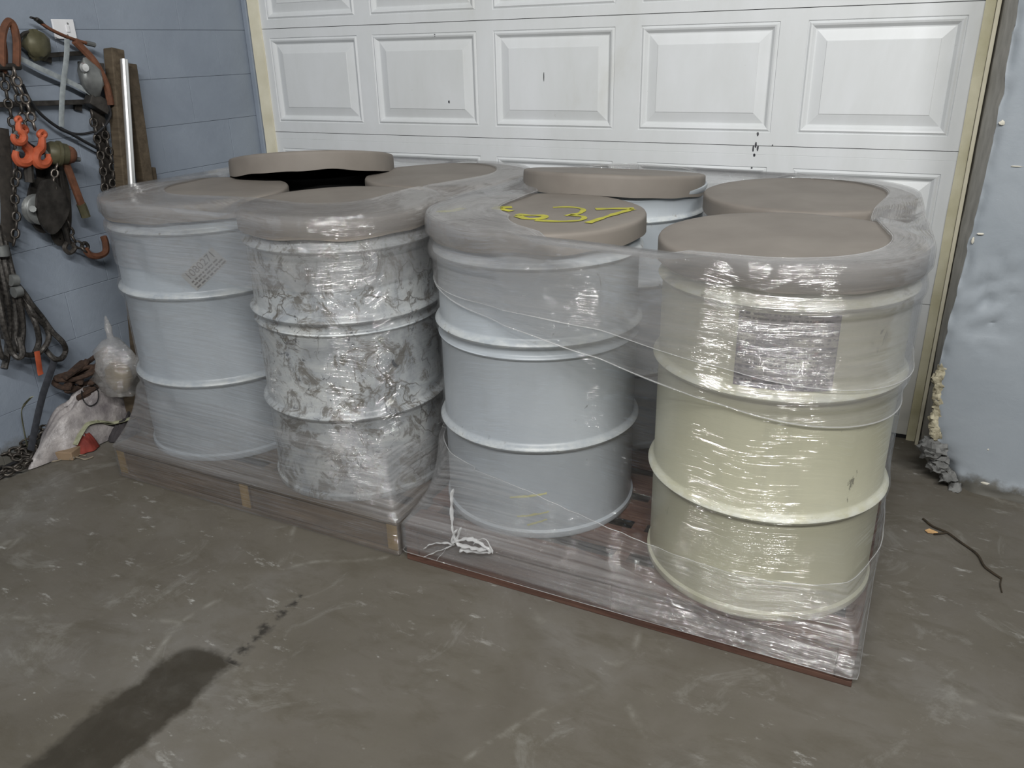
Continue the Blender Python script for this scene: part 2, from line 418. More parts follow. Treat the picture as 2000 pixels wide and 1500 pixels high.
# ------------------------------------------------------------------ pallets
def m_wood(name, a, b, c):
    t = NT(name); v = t.mapv(t.obj(), (1.2, 14, 14)); f = t.noise(v, 3.0, 6, .65, .4)
    g = t.noise(t.obj(), 6, 4)
    col = t.mix(t.ramp(g, [(.4, 0.0), (.75, .6)]), t.ramp(f, [(.3, a), (.7, b)]), c)
    return t.principled(col, .8, 0, t.bump(f, .4, .003), .25)
M_WOOD = m_wood('weathered_wood', lin(80, 68, 58), lin(116, 102, 88), lin(74, 66, 58))
M_WOODR = m_wood('reddish_wood', lin(76, 52, 44), lin(108, 80, 68), lin(70, 58, 52))
M_END = simple('pale_end_grain', lin(116, 96, 64), lin(138, 116, 80), 24, .85)
PZ = .1256
def pallet(label, x0, x1, y0, y1, wood, endm):
    p = thing('wooden_pallet', label, 'pallet', ((x0 + x1) / 2, (y0 + y1) / 2, 0), 'pallets under the drums')
    cx, cy = (x0 + x1) / 2, (y0 + y1) / 2; W, D = x1 - x0, y1 - y0
    w = .095; n = 8
    for i in range(n):
        a = -D / 2 + (D - w) * i / (n - 1)
        MB().box((-W / 2, a, PZ - .019), (W / 2, a + w, PZ - .001)).build('deck_board', wood, p, smooth=False, bevel=.002)
    for i in range(3):
        a = -W / 2 + (W - .04) * i / 2
        st = MB().box((a, -D / 2 + .002, .017), (a + .04, D / 2 - .002, PZ - .0195)).build('stringer', wood, p, smooth=False, bevel=.0015)
        MB().box((a + .0015, -D / 2 + .0005, .0185), (a + .0385, -D / 2 + .0025, PZ - .021)).build('end_grain', endm, st, smooth=False)
    for i in range(2):
        a = -W / 2 + .041 + (W - .04) * i / 2
        MB().box((a, -D / 2 + .008, .018), (a + (W - .04) / 2 - .042, -D / 2 + .026, PZ - .0195)).build('end_board', wood, p, smooth=False, bevel=.0015)
    for i in range(5):
        a = -D / 2 + (D - w) * i / 4
        MB().box((-W / 2, a, .001), (W / 2, a + w, .0165)).build('bottom_board', wood, p, smooth=False, bevel=.0015)
    return p
PL = (-2.487, -1.266, 1.692, 2.90); PR = (-1.236, .020, 1.690, 2.90)
pallet('brown wooden pallet under the left four drums, pale stringer ends at its front', *PL, M_WOOD, M_END)
pallet('reddish brown wooden pallet under the right four drums, nearest the pier', *PR, M_WOODR, M_WOODR)

# ------------------------------------------------------------------ drums
def m_drum(name, a, b, grime=.25, scuff=lin(70, 68, 62)):
    t = NT(name); o = t.obj(); f = t.noise(o, 3.2, 4); sp = t.noise(t.mapv(o, (1, 1, .5)), 16, 6, .75, .5)
    st = t.noise(t.mapv(o, (1, 1, .08)), 20, 4, .6)
    col = t.ramp(f, [(.3, a), (.7, b)])
    col = t.mix(t.ramp(st, [(.55, 0.0), (.8, grime)]), col, lin(140, 138, 128))
    col = t.mix(t.ramp(sp, [(.665, 0.0), (.70, .7)]), col, scuff)
    hz = t.n('SeparateXYZ', Vector=o).outputs[2]; band = None
    for h in (.2824, .5842, .788):
        k = t.ramp(t.math('ABSOLUTE', t.math('SUBTRACT', hz, h)), [(.004, 1.0), (.020, 0.0)]); band = k if band is None else t.math('MAXIMUM', band, k)
    wn = t.noise(t.mapv(o, (1, 1, 2)), 24, 5, .7)
    col = t.mix(t.math('MULTIPLY', band, t.ramp(wn, [(.4, 0.0), (.6, .55)])), col, lin(216, 218, 214))
    col = t.mix(t.math('MULTIPLY', band, t.ramp(t.noise(o, 17, 5, .75), [(.62, 0.0), (.68, .8)])), col, lin(110, 100, 84))
    return t.principled(col, .36, 0, t.bump(f, .12, .004), .5)
M_DA = m_drum('bluish_white_drum_paint', lin(160, 167, 174), lin(174, 181, 187), .12)
M_DC = m_drum('grey_white_drum_paint', lin(168, 174, 180), lin(182, 188, 193), .12)
M_DD = m_drum('cream_drum_paint', lin(186, 184, 160), lin(198, 196, 175), .22)
def m_stained():
    t = NT('stained_drum_paint'); o = t.obj(); f = t.noise(o, 7, 6, .7, .8)
    col = t.ramp(f, [(.3, lin(128, 133, 138)), (.5, lin(172, 176, 178)), (.75, lin(204, 205, 202))])
    blot = t.noise(o, 9, 8, .78, 1.5)
    col = t.mix(t.ramp(blot, [(.50, 0.0), (.58, .85)]), col, lin(92, 86, 76))
    w = t.n('TexVoronoi', _feature='DISTANCE_TO_EDGE'); t.set(w.inputs['Vector'], t.mix(.18, o, t.n('TexNoise', Vector=o, Scale=9.0, Detail=4.0).outputs['Color'])); w.inputs['Scale'].default_value = 9
    crack = t.math('MULTIPLY', t.ramp(w.outputs[0], [(0.0, 1.0), (.035, 0.0)]), t.ramp(t.noise(o, 5, 3), [(.45, 0.0), (.6, .9)]))
    col = t.mix(crack, col, lin(64, 54, 36))
    dk = t.noise(o, 22, 6, .8, .6)
    col = t.mix(t.ramp(dk, [(.60, 0.0), (.65, .9)]), col, lin(44, 48, 58))
    col = t.mix(t.ramp(t.noise(o, 12, 3), [(.66, 0.0), (.74, .35)]), col, lin(120, 116, 84))
    return t.principled(col, .34, 0, t.bump(t.math('ADD', f, crack), .35, .004), .5)
M_DB = m_stained()
M_COVER = simple('dusty_taupe_plastic', lin(120, 113, 106), lin(136, 129, 121), 5, .62, 0, .35, .004, 6, .35)
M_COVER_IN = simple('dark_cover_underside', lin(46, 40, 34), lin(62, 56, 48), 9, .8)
RB, RH, RT = .2845, .2995, .292
def drum_profile(double):
    p = [(.01, .012), (.265, .012), (.272, .004), (.278, 0), (.289, .0), (.2915, .006), (.291, .018), (RB, .024)]
    def hoop(z, r, h):
        for k in range(9):
            a = -1 + k / 4; p.append((RB + (r - RB) * (.5 + .5 * math.cos(PI * a)), z + h * a))
    hoop(.2824, RH, .019)
    if double: hoop(.546, RB + .008, .011)
    hoop(.5842, RH, .019)
    hoop(.788, .2955, .013)
    p += [(RB, .845), (.290, .852), (.2935, .860), (.2925, .868), (.288, .870), (.283, .868), (.280, .858)]
    return p
def drum(label, x, y, mat, double=False, rot=0):
    d = thing('steel_drum', label, 'drum', (x, y, PZ), 'steel drums on the pallets')
    d.rotation_euler = (0, 0, rot)
    MB().lathe(drum_profile(double), 96).build('shell', mat, d)
    MB().lathe([(.0005, .858), (.20, .858), (.215, .8555), (.262, .8555), (.270, .858), (.2805, .858)], 64).build('head', mat, d)
    b = MB().lathe([(.0005, .868), (.020, .868), (.025, .864), (.025, .8585)], 20, Matrix.Translation((.17, .1, 0))).build('bung', mat, d)
    return d
POS = dict(A=(-2.200, 2.005), B=(-1.592, 1.985), C=(-.957, 2.05), D=(-.272, 1.968), E=(-2.17, 2.605), G=(-1.566, 2.592), F=(-.935, 2.652), H=(-.318, 2.578))
dA = drum('bluish white steel drum with a small tilted paper sticker, front left corner of left pallet', *POS['A'], M_DA, False, .4)
dB = drum('stained steel drum with black and brown blotches and cracks, front right of left pallet', *POS['B'], M_DB, True, 1.1)
dC = drum('grey white steel drum under the cover with yellow paint, front left of right pallet', *POS['C'], M_DC, True, 2.2)
dD = drum('cream steel drum with a square faded printed label, nearest the camera', *POS['D'], M_DD, False, 0)
dE = drum('drum at the back of left pallet, coloured dark as the shade below the tilted cover, nearest the blue wall', *POS['E'], simple('gap_shade_drum', lin(30, 30, 30), lin(44, 43, 42), 6, .5), False, 3)  # dark colour stands in for the shaded gap under the cover
dG = drum('white drum at the back right of left pallet, behind the stained drum', *POS['G'], M_DC, False, 4)
dF = drum('white drum with bright rim showing behind the cover with yellow paint', *POS['F'], M_DC, False, 5)
dH = drum('white drum behind the cream drum, back right of right pallet', *POS['H'], M_DA, False, 1.9)

# square faded label on the cream drum
def m_label():
    t = NT('faded_printed_label'); uv = t.n('UVMap').outputs[0]
    sx = t.n('SeparateXYZ', Vector=uv); u, v = sx.outputs[0], sx.outputs[1]
    rows = t.n('TexWave', _wave_type='BANDS', _bands_direction='Y', Scale=5.3, Distortion=0.0); t.set(rows.inputs['Vector'], uv)
    row = t.ramp(rows.outputs[1], [(.35, 0.0), (.6, 1.0)])
    letters = t.ramp(t.noise(t.mapv(uv, (26, 15, 1)), 1.0, 2, .6), [(.43, 0.0), (.51, 1.0)])
    words = t.ramp(t.noise(t.mapv(uv, (6, 17, 1), (3, 0, 0)), 1.0, 1), [(.38, 0.0), (.46, 1.0)])
    ink = t.math('MULTIPLY', t.math('MULTIPLY', row, letters), words)
    blocks = t.n('TexBrick', _offset=.37); t.set(blocks.inputs['Vector'], uv)
    for k, val in (('Scale', 1.0), ('Mortar Size', .004), ('Brick Width', .31), ('Row Height', .145), ('Bias', -.1)): blocks.inputs[k].default_value = val
    blocks.inputs['Color1'].default_value = lin(118, 112, 122); blocks.inputs['Color2'].default_value = lin(170, 166, 158); blocks.inputs['Mortar'].default_value = lin(96, 88, 100)
    wear = t.noise(t.mapv(uv, (5, 12, 1)), 1.0, 6, .75, .6)
    col = t.mix(t.ramp(wear, [(.52, 0.0), (.66, .9)]), blocks.outputs[0], lin(204, 203, 182))
    col = t.mix(t.math('MULTIPLY', ink, .95), col, lin(48, 46, 60))
    red = t.ramp(t.noise(t.mapv(uv, (6, 9, 1), (7, 2, 0)), 1.0, 5, .7), [(.62, 0.0), (.66, .6)])
    col = t.mix(red, col, lin(128, 78, 84))
    # a thin border line
    e = t.math('MINIMUM', t.math('MINIMUM', u, t.math('SUBTRACT', 1.0, u)), t.math('MINIMUM', v, t.math('SUBTRACT', 1.0, v)))
    col = t.mix(t.math('MULTIPLY', t.ramp(e, [(.006, 1.0), (.018, 0.0)]), t.ramp(wear, [(.4, .9), (.6, .1)])), col, lin(84, 76, 96))
    return t.principled(col, .5, 0, None, .4)
def curved_patch(name, drum_o, a0, a1, z0, z1, r, mat, parent, nu=24, nv=8):
    v = []; f = []; uv = []
    for j in range(nv + 1):
        for i in range(nu + 1):
            a = a0 + (a1 - a0) * i / nu - drum_o.rotation_euler.z; v.append((r * math.sin(a + drum_o.rotation_euler.z) , -r * math.cos(a + drum_o.rotation_euler.z), z0 + (z1 - z0) * j / nv)); uv.append((i / nu, j / nv))
    Rz = Matrix.Rotation(-drum_o.rotation_euler.z, 3, 'Z'); v = [Rz @ Vector(p) for p in v]
    for j in range(nv):
        for i in range(nu): a = j * (nu + 1) + i; f.append((a, a + 1, a + nu + 2, a + nu + 1))
    return link_mesh(name, v, f, mat, parent, True, uv)
lab = curved_patch('label', dD, math.radians(-9), math.radians(33), .604, .774, RB + .0012, m_label(), dD)
lab['label'] = 'square faded purple and grey printed label'

# small tilted sticker on the left drum: one line of digits over rows too small to read
def sticker(d, ang, zc, tilt):
    P = MB(); w, h = .135, .066
    n = 12; c, s = math.cos(tilt), math.sin(tilt); rz = d.rotation_euler.z
    def wrap(u, v, r):
        a = ang + (u * c - v * s) / r; q = Vector((r * math.sin(a), -r * math.cos(a), zc + u * s + v * c))
        return Matrix.Rotation(-rz, 3, 'Z') @ q
    for j in range(5):
        for i in range(n + 1): P.v.append(wrap(-w / 2 + w * i / n, -h / 2 + h * j / 4, RB + .0008))
    for j in range(4):
        for i in range(n): a = j * (n + 1) + i; P.f.append((a, a + 1, a + n + 2, a + n + 1))
    o = P.build('sticker', simple('sticker_paper', lin(160, 161, 160), lin(172, 172, 170), 20, .6), d)
    fc = bpy.data.curves.new('digits', 'FONT'); fc.body = '1080271'; fc.size = .034; fc.align_x = 'CENTER'
    tmp = bpy.data.objects.new('digits', fc); COL.objects.link(tmp)
    bpy.context.view_layer.update()
    me = bpy.data.meshes.new_from_object(tmp.evaluated_get(bpy.context.evaluated_depsgraph_get()))
    bpy.data.objects.remove(tmp); bpy.data.curves.remove(fc)
    for vt in me.vertices: vt.co = wrap(vt.co.x, vt.co.y + .006, RB + .0016)
    me.materials.clear(); ink = simple('sticker_ink', lin(96, 93, 92), lin(116, 112, 110), 40, .7); me.materials.append(ink); put('digits', me, o)
    R_ = MB(); random.seed(3)
    for row in range(3):
        u = -.058
        while u < .05:
            l = random.uniform(.006, .018); v = -.004 - row * .011
            R_.add([wrap(u, v - .0028, RB + .0016), wrap(u + l, v - .0028, RB + .0016), wrap(u + l, v + .0022, RB + .0016), wrap(u, v + .0022, RB + .0016)], [(0, 1, 2, 3)]); u += l + random.uniform(.003, .006)
    R_.build('small_print', ink, o, smooth=False)
sticker(dA, math.radians(44), .672, math.radians(38))
# faint yellow swipes low on the grey white drum
M_YEL = simple('yellow_marking_paint', lin(158, 154, 66), lin(196, 190, 56), 26, .6)
M_YELF = simple('worn_yellow_paint', lin(190, 188, 140), lin(200, 196, 150), 60, .6)
for (a0, a1, z) in ((.13, .50, .105), (.20, .52, .045), (.30, .50, .02)):
    v = []; n = 12
    for i in range(n + 1):
        a = a0 + (a1 - a0) * i / n
        for dz in (-.0035, .0035):
            q = Vector(((RB + .0008) * math.sin(a), -(RB + .0008) * math.cos(a), z + .02 + .02 * i / n + dz * (.4 + .8 * random.random()))); v.append(Matrix.Rotation(-dC.rotation_euler.z, 3, 'Z') @ q)
    link_mesh('paint_swipe', v, [(2 * i, 2 * i + 2, 2 * i + 3, 2 * i + 1) for i in range(n)], M_YELF, dC)

# loose round covers lying on the drums
def cover(label, x, y, rim_z, seed, tilt=(0, 0, 0), r=.300, drop=.046, drum_z=PZ + .870):
    c = thing('drum_cover', label, 'cover', (x, y, rim_z), 'round covers on the drums')
    c.rotation_euler = tilt
    prof = [(.0005, .0065), (.1, .0062), (.2, .006), (.27, .0055), (r - .008, .0055), (r - .003, .0035), (r - .0005, -.001), (r, -.008), (r, -.03), (r, -drop), (r - .003, -drop)]
    inner = [(r - .003, -drop), (r - .004, -.03), (r - .005, -.012), (r - .010, -.002), (r - .03, .0012), (.15, .0014), (.0005, .0016)]
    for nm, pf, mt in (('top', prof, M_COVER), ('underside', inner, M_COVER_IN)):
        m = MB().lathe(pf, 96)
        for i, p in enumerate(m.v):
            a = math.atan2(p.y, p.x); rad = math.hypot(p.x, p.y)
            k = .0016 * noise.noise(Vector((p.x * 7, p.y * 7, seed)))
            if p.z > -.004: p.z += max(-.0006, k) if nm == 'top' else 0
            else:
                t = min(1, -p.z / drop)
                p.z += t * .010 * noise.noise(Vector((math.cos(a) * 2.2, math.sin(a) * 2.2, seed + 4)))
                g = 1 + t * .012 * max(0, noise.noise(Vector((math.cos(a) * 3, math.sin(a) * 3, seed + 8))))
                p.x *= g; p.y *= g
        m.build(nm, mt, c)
    return c
RZ = PZ + .870 + .0005
cvA = cover('taupe round cover on the bluish white drum, front left of left pallet', *POS['A'], RZ, 1)
cvB = cover('taupe round cover with creased film, on the stained drum', *POS['B'], RZ, 2)
cvC = cover('taupe round cover marked in yellow paint, on the grey white drum', *POS['C'], RZ, 3)
cvD = cover('taupe round cover on the cream drum nearest the camera', *POS['D'], RZ, 4)
cvE = cover('tilted taupe cover with a dark gap beneath it, by the blue wall and door', -2.115, 2.51, 1.043, 5, (math.radians(-9.5), math.radians(-6.5), 0), .306, .062)
cvG = cover('taupe round cover half under film, back right of left pallet by the door', *POS['G'], RZ, 6)
cvF = cover('taupe cover lifted at its front edge, back left of right pallet', -.95, 2.645, 1.024, 7, (math.radians(-6.5), 0, 0), .303, .060)
cvH = cover('taupe round cover behind the cream drum, back right of right pallet', *POS['H'], RZ, 8)
def paint(pts, w, mat=M_YEL):
    P = [at(px, py, z=RZ + .0078) - Vector((cvC.location.x, cvC.location.y, cvC.location.z)) for px, py in pts]
    P = spline(P, 6); v = []
    for i, p in enumerate(P):
        T = (P[min(i + 1, len(P) - 1)] - P[max(i - 1, 0)]); T.z = 0; T.normalize(); N = Vector((-T.y, T.x, 0)) * w * (1.35 + .9 * noise.noise(p * 30))
        v += [p - N, p + N]
    link_mesh('paint_stroke', v, [(2 * i, 2 * i + 1, 2 * i + 3, 2 * i + 2) for i in range(len(P) - 1)], mat, cvC)['label'] = 'yellow spray paint figure'
paint([(1163, 408), (1200, 407), (1238, 407)], .008)                    # the 7
paint([(1237, 408), (1200, 418), (1148, 435)], .007)
paint([(1080, 405), (1112, 404), (1138, 408), (1132, 416), (1104, 421)], .006)   # the 3
paint([(1112, 420), (1140, 423), (1132, 430), (1090, 432), (1045, 430)], .007)
paint([(1010, 418), (1028, 420), (1062, 421), (1058, 426), (1030, 427), (1010, 421)], .007)
paint([(1000, 404), (970, 406), (1000, 412)], .010)
paint([(852, 413), (880, 412), (905, 406)], .010)

# ------------------------------------------------------------------ stretch wrap
def m_film(name, base, amp, thresh=.45, tint=(.62, .605, .60, 1), relief=.030, wk=(.36, .25, .62), sv=(1.6, 26)):
    t = NT(name); uv = t.n('UVMap').outputs[0]
    st = t.noise(t.mapv(uv, (sv[0], sv[1], 1), rot=(0, 0, .06)), 1.0, 4, .6, .3)
    big = t.noise(t.mapv(uv, (2.2, 4.5, 1)), 1.0, 3, .5, .4)
    fine = t.noise(t.mapv(uv, (2.2, 105, 1), rot=(0, 0, .03)), 1.0, 3, .6)
    fine2 = t.noise(t.mapv(uv, (5, 34, 1), rot=(0, 0, -.10)), 1.0, 4, .6, .5)
    soft = t.noise(t.mapv(uv, (5, 9, 1)), 1.0, 2)
    a = t.math('MULTIPLY', t.ramp(st, [(thresh - .12, .15), (thresh + .25, 1.0)]), t.ramp(big, [(.3, .35), (.65, 1.0)]))
    alpha = t.math('MULTIPLY_ADD', a, amp, base, clamp=True)
    h = t.math('ADD', t.math('MULTIPLY', fine, .62), t.math('ADD', t.math('MULTIPLY', fine2, .22), t.math('MULTIPLY', soft, .3)))
    wr_ = t.ramp(t.noise(t.mapv(uv, (3.2, 6.5, 1), (4, 2, 0)), 1.0, 3, .6, .5), [(wk[0], wk[1]), (wk[2], 1.0)])
    soft2 = t.noise(t.mapv(uv, (3, 5, 1), (9, 1, 0)), 1.0, 2)
    h = t.math('ADD', t.math('MULTIPLY', h, wr_), t.math('MULTIPLY', soft2, .35))
    nrm = t.bump(h, 1.0, relief)
    tr = t.n('BsdfTransparent'); tr.inputs[0].default_value = (.985, .985, .985, 1)
    df = t.n('BsdfDiffuse'); df.inputs[0].default_value = tint
    tl = t.n('BsdfTranslucent'); tl.inputs[0].default_value = tint
    milk = t.n('MixShader'); milk.inputs[0].default_value = .4
    t.t.links.new(df.outputs[0], milk.inputs[1]); t.t.links.new(tl.outputs[0], milk.inputs[2])
    m1 = t.n('MixShader'); t.set(m1.inputs[0], alpha); t.t.links.new(tr.outputs[0], m1.inputs[1]); t.t.links.new(milk.outputs[0], m1.inputs[2])
    gl = t.n('BsdfGlossy'); gl.inputs['Roughness'].default_value = .08; gl.inputs[0].default_value = (1, 1, 1, 1); t.set(gl.inputs['Normal'], nrm)
    lw = t.n('LayerWeight'); fc = t.math('POWER', lw.outputs['Facing'], 4.0)
    m2 = t.n('MixShader'); t.set(m2.inputs[0], t.math('MULTIPLY_ADD', fc, .12, .13, True)); t.t.links.new(m1.outputs[0], m2.inputs[1]); t.t.links.new(gl.outputs[0], m2.inputs[2])
    t.t.links.new(m2.outputs[0], t.out.inputs[0]); return t.m
M_F_THIN = m_film('thin_clear_film', .0, .05, relief=.026)
M_F_MAIN = m_film('clear_film', .04, .18)
M_F_BAND = m_film('hazy_film', .08, .22)
M_F_LOW = m_film('gathered_film', .01, .42, .50, (.72, .71, .71, 1), relief=.034, wk=(.22, .5, .45), sv=(.9, 80))
M_F_ROPE = m_film('roped_film', .10, .45, .4, (.85, .85, .85, 1))

def hull2(pts):
    pts = sorted(map(tuple, pts))
    def half(ps):
        h = []
        for p in ps:
            while len(h) >= 2 and (h[-1][0] - h[-2][0]) * (p[1] - h[-2][1]) - (h[-1][1] - h[-2][1]) * (p[0] - h[-2][0]) <= 0: h.pop()
            h.append(p)
        return h
    a, b = half(pts), half(pts[::-1]); return np.array(a[:-1] + b[:-1])
NTH = 360
HOOPS = [(.2824, -.0025, .030), (.5842, -.0025, .032), (.788, -.004, .028), (.87, .0, .05)]
class Wrap:
    def __init__(s, centers, rectangle, inset, seed):
        s.cs = np.array(centers); s.c = s.cs.mean(0); s.rect = rectangle; s.seed = seed
        s.th = np.linspace(0, 2 * PI, NTH, endpoint=False)
        s.dir = np.stack([np.cos(s.th), np.sin(s.th)], 1)
        s.hull = s.radial(hull2(np.concatenate([c + .3035 * np.stack([np.cos(np.linspace(0, 2 * PI, 120)), np.sin(np.linspace(0, 2 * PI, 120))], 1) for c in s.cs])))
        x0, x1, y0, y1 = rectangle; e = .006
        R = .012; crn = []
        for cx, cy, a0 in ((x1 + e - R, y1 + e - R, 0), (x0 - e + R, y1 + e - R, 90), (x0 - e + R, y0 - e + R, 180), (x1 + e - R, y0 - e + R, 270)):
            for k in range(7): a = math.radians(a0 + 15 * k); crn.append((cx + R * math.cos(a), cy + R * math.sin(a)))
        s.rr = s.radial(np.array(crn))
        p = s.c + s.dir * s.hull[:, None]
        s.gap = np.min([np.hypot(*(p - c).T) - .3035 for c in s.cs], axis=0).clip(0)
        kt = np.array(sorted(inset)); s.ins = np.interp(np.degrees(s.th), np.concatenate([kt - 360, kt, kt + 360]), np.tile([inset[k] for k in kt], 3))
        s.per = np.cumsum(np.hypot(*np.diff(np.concatenate([p, p[:1]]), axis=0).T))
    def radial(s, poly):
        out = np.zeros(NTH); a = poly - s.c; b = np.roll(a, -1, axis=0) - a
        for i, d in enumerate(s.dir):
            den = d[0] * b[:, 1] - d[1] * b[:, 0]
            with np.errstate(divide='ignore', invalid='ignore'):
                t = (a[:, 0] * b[:, 1] - a[:, 1] * b[:, 0]) / den; u = (a[:, 0] * d[1] - a[:, 1] * d[0]) / den
            ok = (np.abs(den) > 1e-12) & (u >= -1e-9) & (u <= 1 + 1e-9) & (t > 0)
            out[i] = t[ok].max()
        return out
    def rho(s, i, z):
        h = s.hull[i]; r = max(s.rr[i], 0)
        if z <= PZ: q = max(r, h - .012 if z > .10 else r)
        elif z < .42:
            t = (z - PZ) / (.42 - PZ); k = 1 - (1 - t) ** 2.2; q = r * (1 - k) + h * k
            q = max(q, h - .004)
            q += .006 * math.sin(PI * min(1, t * 1.3)) * noise.noise(Vector((math.cos(s.th[i]) * 16, math.sin(s.th[i]) * 16, s.seed)))
        else: q = h
        if z > .3:
            w = min(1, (z - .3) / .2) * (1 if z < .9 else max(.25, 1 - (z - .9) / .1))
            q -= w * min(.03, .20 * s.gap[i]) * (.7 + .6 * noise.noise(Vector((s.th[i] * 3, z * 3, s.seed))))
        if z > .33:
            zl = z - PZ; cl = -.0155
            for hz, ht, hw in HOOPS: cl = max(cl, ht - (abs(zl - hz) / hw) ** 2 * .012)
            q += min(0, cl) * max(0, 1 - s.gap[i] / .012)
        return q
    def top(s, i, off):
        """folded over the rims: points (rho, z)"""
        h = s.rho(i, .99) + off; n = 7; zt = RZ + .0105 + off * .7; ins = s.ins[i]
        P = [(h, .965), (h, .985), (h - .001, .998), (h - .006, zt - .001)]
        for k in range(1, n + 1):
            r = h - .006 - ins * k / n
            q = s.c + s.dir[i] * r; g = min(np.hypot(*(q - c)) for c in s.cs) - .306
            P.append((r, zt - (min(.02, .5 * g) if g > 0 else 0) + .0012 * max(0, noise.noise(Vector((q[0] * 12, q[1] * 12, s.seed))))))
        return P
    def layer(s, name, mat, parent, off, lo, hi=None, label=None):
        """hi None: up and folded over the top"""
        V = []; UV = []; cols = 72; m = None
        for i in range(NTH + 1):
            k = i % NTH; x, y = s.c + s.dir[k] * s.hull[k]
            z0 = lo(x, y, s.th[k]); z1 = hi(x, y, s.th[k]) if hi else .95
            zs = [z0 + (z1 - z0) * j / cols for j in range(cols + 1)]
            P = [(s.rho(k, z) + off, z) for z in zs] + ([] if hi else s.top(k, off))
            m = len(P); L = 0
            for j, (r, z) in enumerate(P):
                if j: L += math.hypot(r - P[j - 1][0], z - P[j - 1][1])
                V.append((s.c[0] + s.dir[k][0] * r, s.c[1] + s.dir[k][1] * r, z)); UV.append((s.per[i - 1] if i else 0, z0 + L))
        org = Vector((s.c[0], s.c[1], 0)); V = [Vector(v) - org for v in V]
        F = [(i * m + j, (i + 1) * m + j, (i + 1) * m + j + 1, i * m + j + 1) for i in range(NTH) for j in range(m - 1)]
        o = link_mesh(name, V, F, mat, parent, True, UV)
        if label: o['label'] = label
        return o, [V[i * m] for i in range(NTH)], [V[i * m + m - 1] for i in range(NTH)]
def rope(pts, r, parent, seed):
    P = [Vector(p) + Vector((0, 0, .003 * noise.noise(Vector((i * .05, seed, 0))))) for i, p in enumerate(pts)]
    rr = [r * (.6 + .8 * abs(noise.noise(Vector((i * .08, seed, 2))))) for i in range(len(P))]
    m = MB().tube(P, rr, 6, closed=True); n = len(P)
    uv = [(i * .02, k * .003) for i in range(n) for k in range(6)]
    return link_mesh('film_edge', m.v, m.f, M_F_ROPE, parent, True, uv)

wL = Wrap([POS[k] for k in 'ABGE'], PL, {0: .20, 42: .12, 75: .03, 90: .012, 133: .004, 160: .03, 185: .12, 223: .20, 268: .22, 300: .24, 330: .24}, 3)
wrapL = thing('stretch_wrap', 'milky stretch film wound round the left four drums and their pallet', 'stretch wrap', (wL.c[0], wL.c[1], 0), 'stretch film round the drums')
wL.layer('film_layer', M_F_MAIN, wrapL, .002, lambda x, y, a: .006)
wL.layer('film_layer', M_F_BAND, wrapL, .006, lambda x, y, a: .80 + .05 * (x + 1.9) + .02 * math.sin(a * 2))
wL.layer('film_layer', M_F_LOW, wrapL, .0045, lambda x, y, a: .122, lambda x, y, a: .36 - .06 * (x + 1.9) + .02 * math.sin(a * 3))
wR = Wrap([POS[k] for k in 'CDHF'], PR, {0: .12, 42: .07, 75: .02, 90: .016, 130: .016, 165: .10, 180: .17, 205: .20, 225: .20, 240: .09, 252: .035, 285: .03, 315: .07, 340: .11}, 8)
wrapR = thing('stretch_wrap', 'clearer stretch film wound in bands round the right four drums and their pallet', 'stretch wrap', (wR.c[0], wR.c[1], 0), 'stretch film round the drums')
wR.layer('film_layer', M_F_THIN, wrapR, .002, lambda x, y, a: .045)
_, e1, _t = wR.layer('film_layer', M_F_BAND, wrapR, .0095, lambda x, y, a: .735 - .085 * x + .01 * math.sin(a * 3))
_, e2, t2 = wR.layer('film_layer', M_F_BAND, wrapR, .006, lambda x, y, a: .637 - .150 * x + .008 * math.sin(a * 2 + 1))
_, _b, e3 = wR.layer('film_layer', M_F_LOW, wrapR, .0045, lambda x, y, a: .042 + .012 * math.sin(a * 2), lambda x, y, a: .29 - .05 * (x + .62) + .02 * math.sin(a * 3 + 2))
_, b2, _ = wR.layer('film_layer', M_F_LOW, wrapR, .0075, lambda x, y, a: .034, lambda x, y, a: .17 - .10 * (x + .62) + .02 * math.sin(a * 4 + 2))
rope(e1, .0016, wrapR, 1); rope(e2, .0027, wrapR, 2); rope(e3, .0016, wrapR, 3); rope(b2, .0014, wrapR, 4); rope(t2, .0014, wrapR, 5)
# the tail of the film, twisted and knotted at the front left corner of the right pallet
M_TAIL = m_film('twisted_film_tail', .45, .4, .4, (.9, .9, .9, 1))
def ribbon(pts, w, seed):
    P = spline(pts, 10); m = MB().tube(P, [w * (.45 + .9 * abs(noise.noise(Vector((i * .21, seed, 0))))) for i in range(len(P))], 7, flat=.35)
    v = [p + Vector((noise.noise(p * 60), noise.noise(p * 60 + Vector((5, 0, 0))), noise.noise(p * 60 + Vector((0, 5, 0))))) * .004 - Vector((wR.c[0], wR.c[1], 0)) for p in m.v]
    link_mesh('film_tail', v, m.f, M_TAIL, wrapR, True, [(i // 7 * .006, (i % 7) * .004) for i in range(len(v))])
K = lambda px, py, y=1.668: at(px, py, y=y)
ribbon([K(884, 955, 1.70), K(882, 990, 1.69), K(884, 1030, 1.675), K(890, 1058)], .011, 1)
ribbon([K(890, 1035), K(884, 1058), K(915, 1052), K(940, 1062), K(958, 1078), K(930, 1078), K(900, 1074)], .013, 2)
ribbon([K(900, 1030), K(893, 1060), K(920, 1070), K(950, 1074)], .014, 3)
ribbon([K(888, 1064), K(862, 1060), K(840, 1064), K(828, 1072)], .005, 4)
ribbon([K(880, 1066), K(852, 1078), K(828, 1088)], .005, 5)
ribbon([K(872, 1068), K(862, 1084), K(852, 1094)], .004, 6)
ribbon([K(925, 1062), K(944, 1052), K(957, 1066), K(962, 1080)], .004, 7)

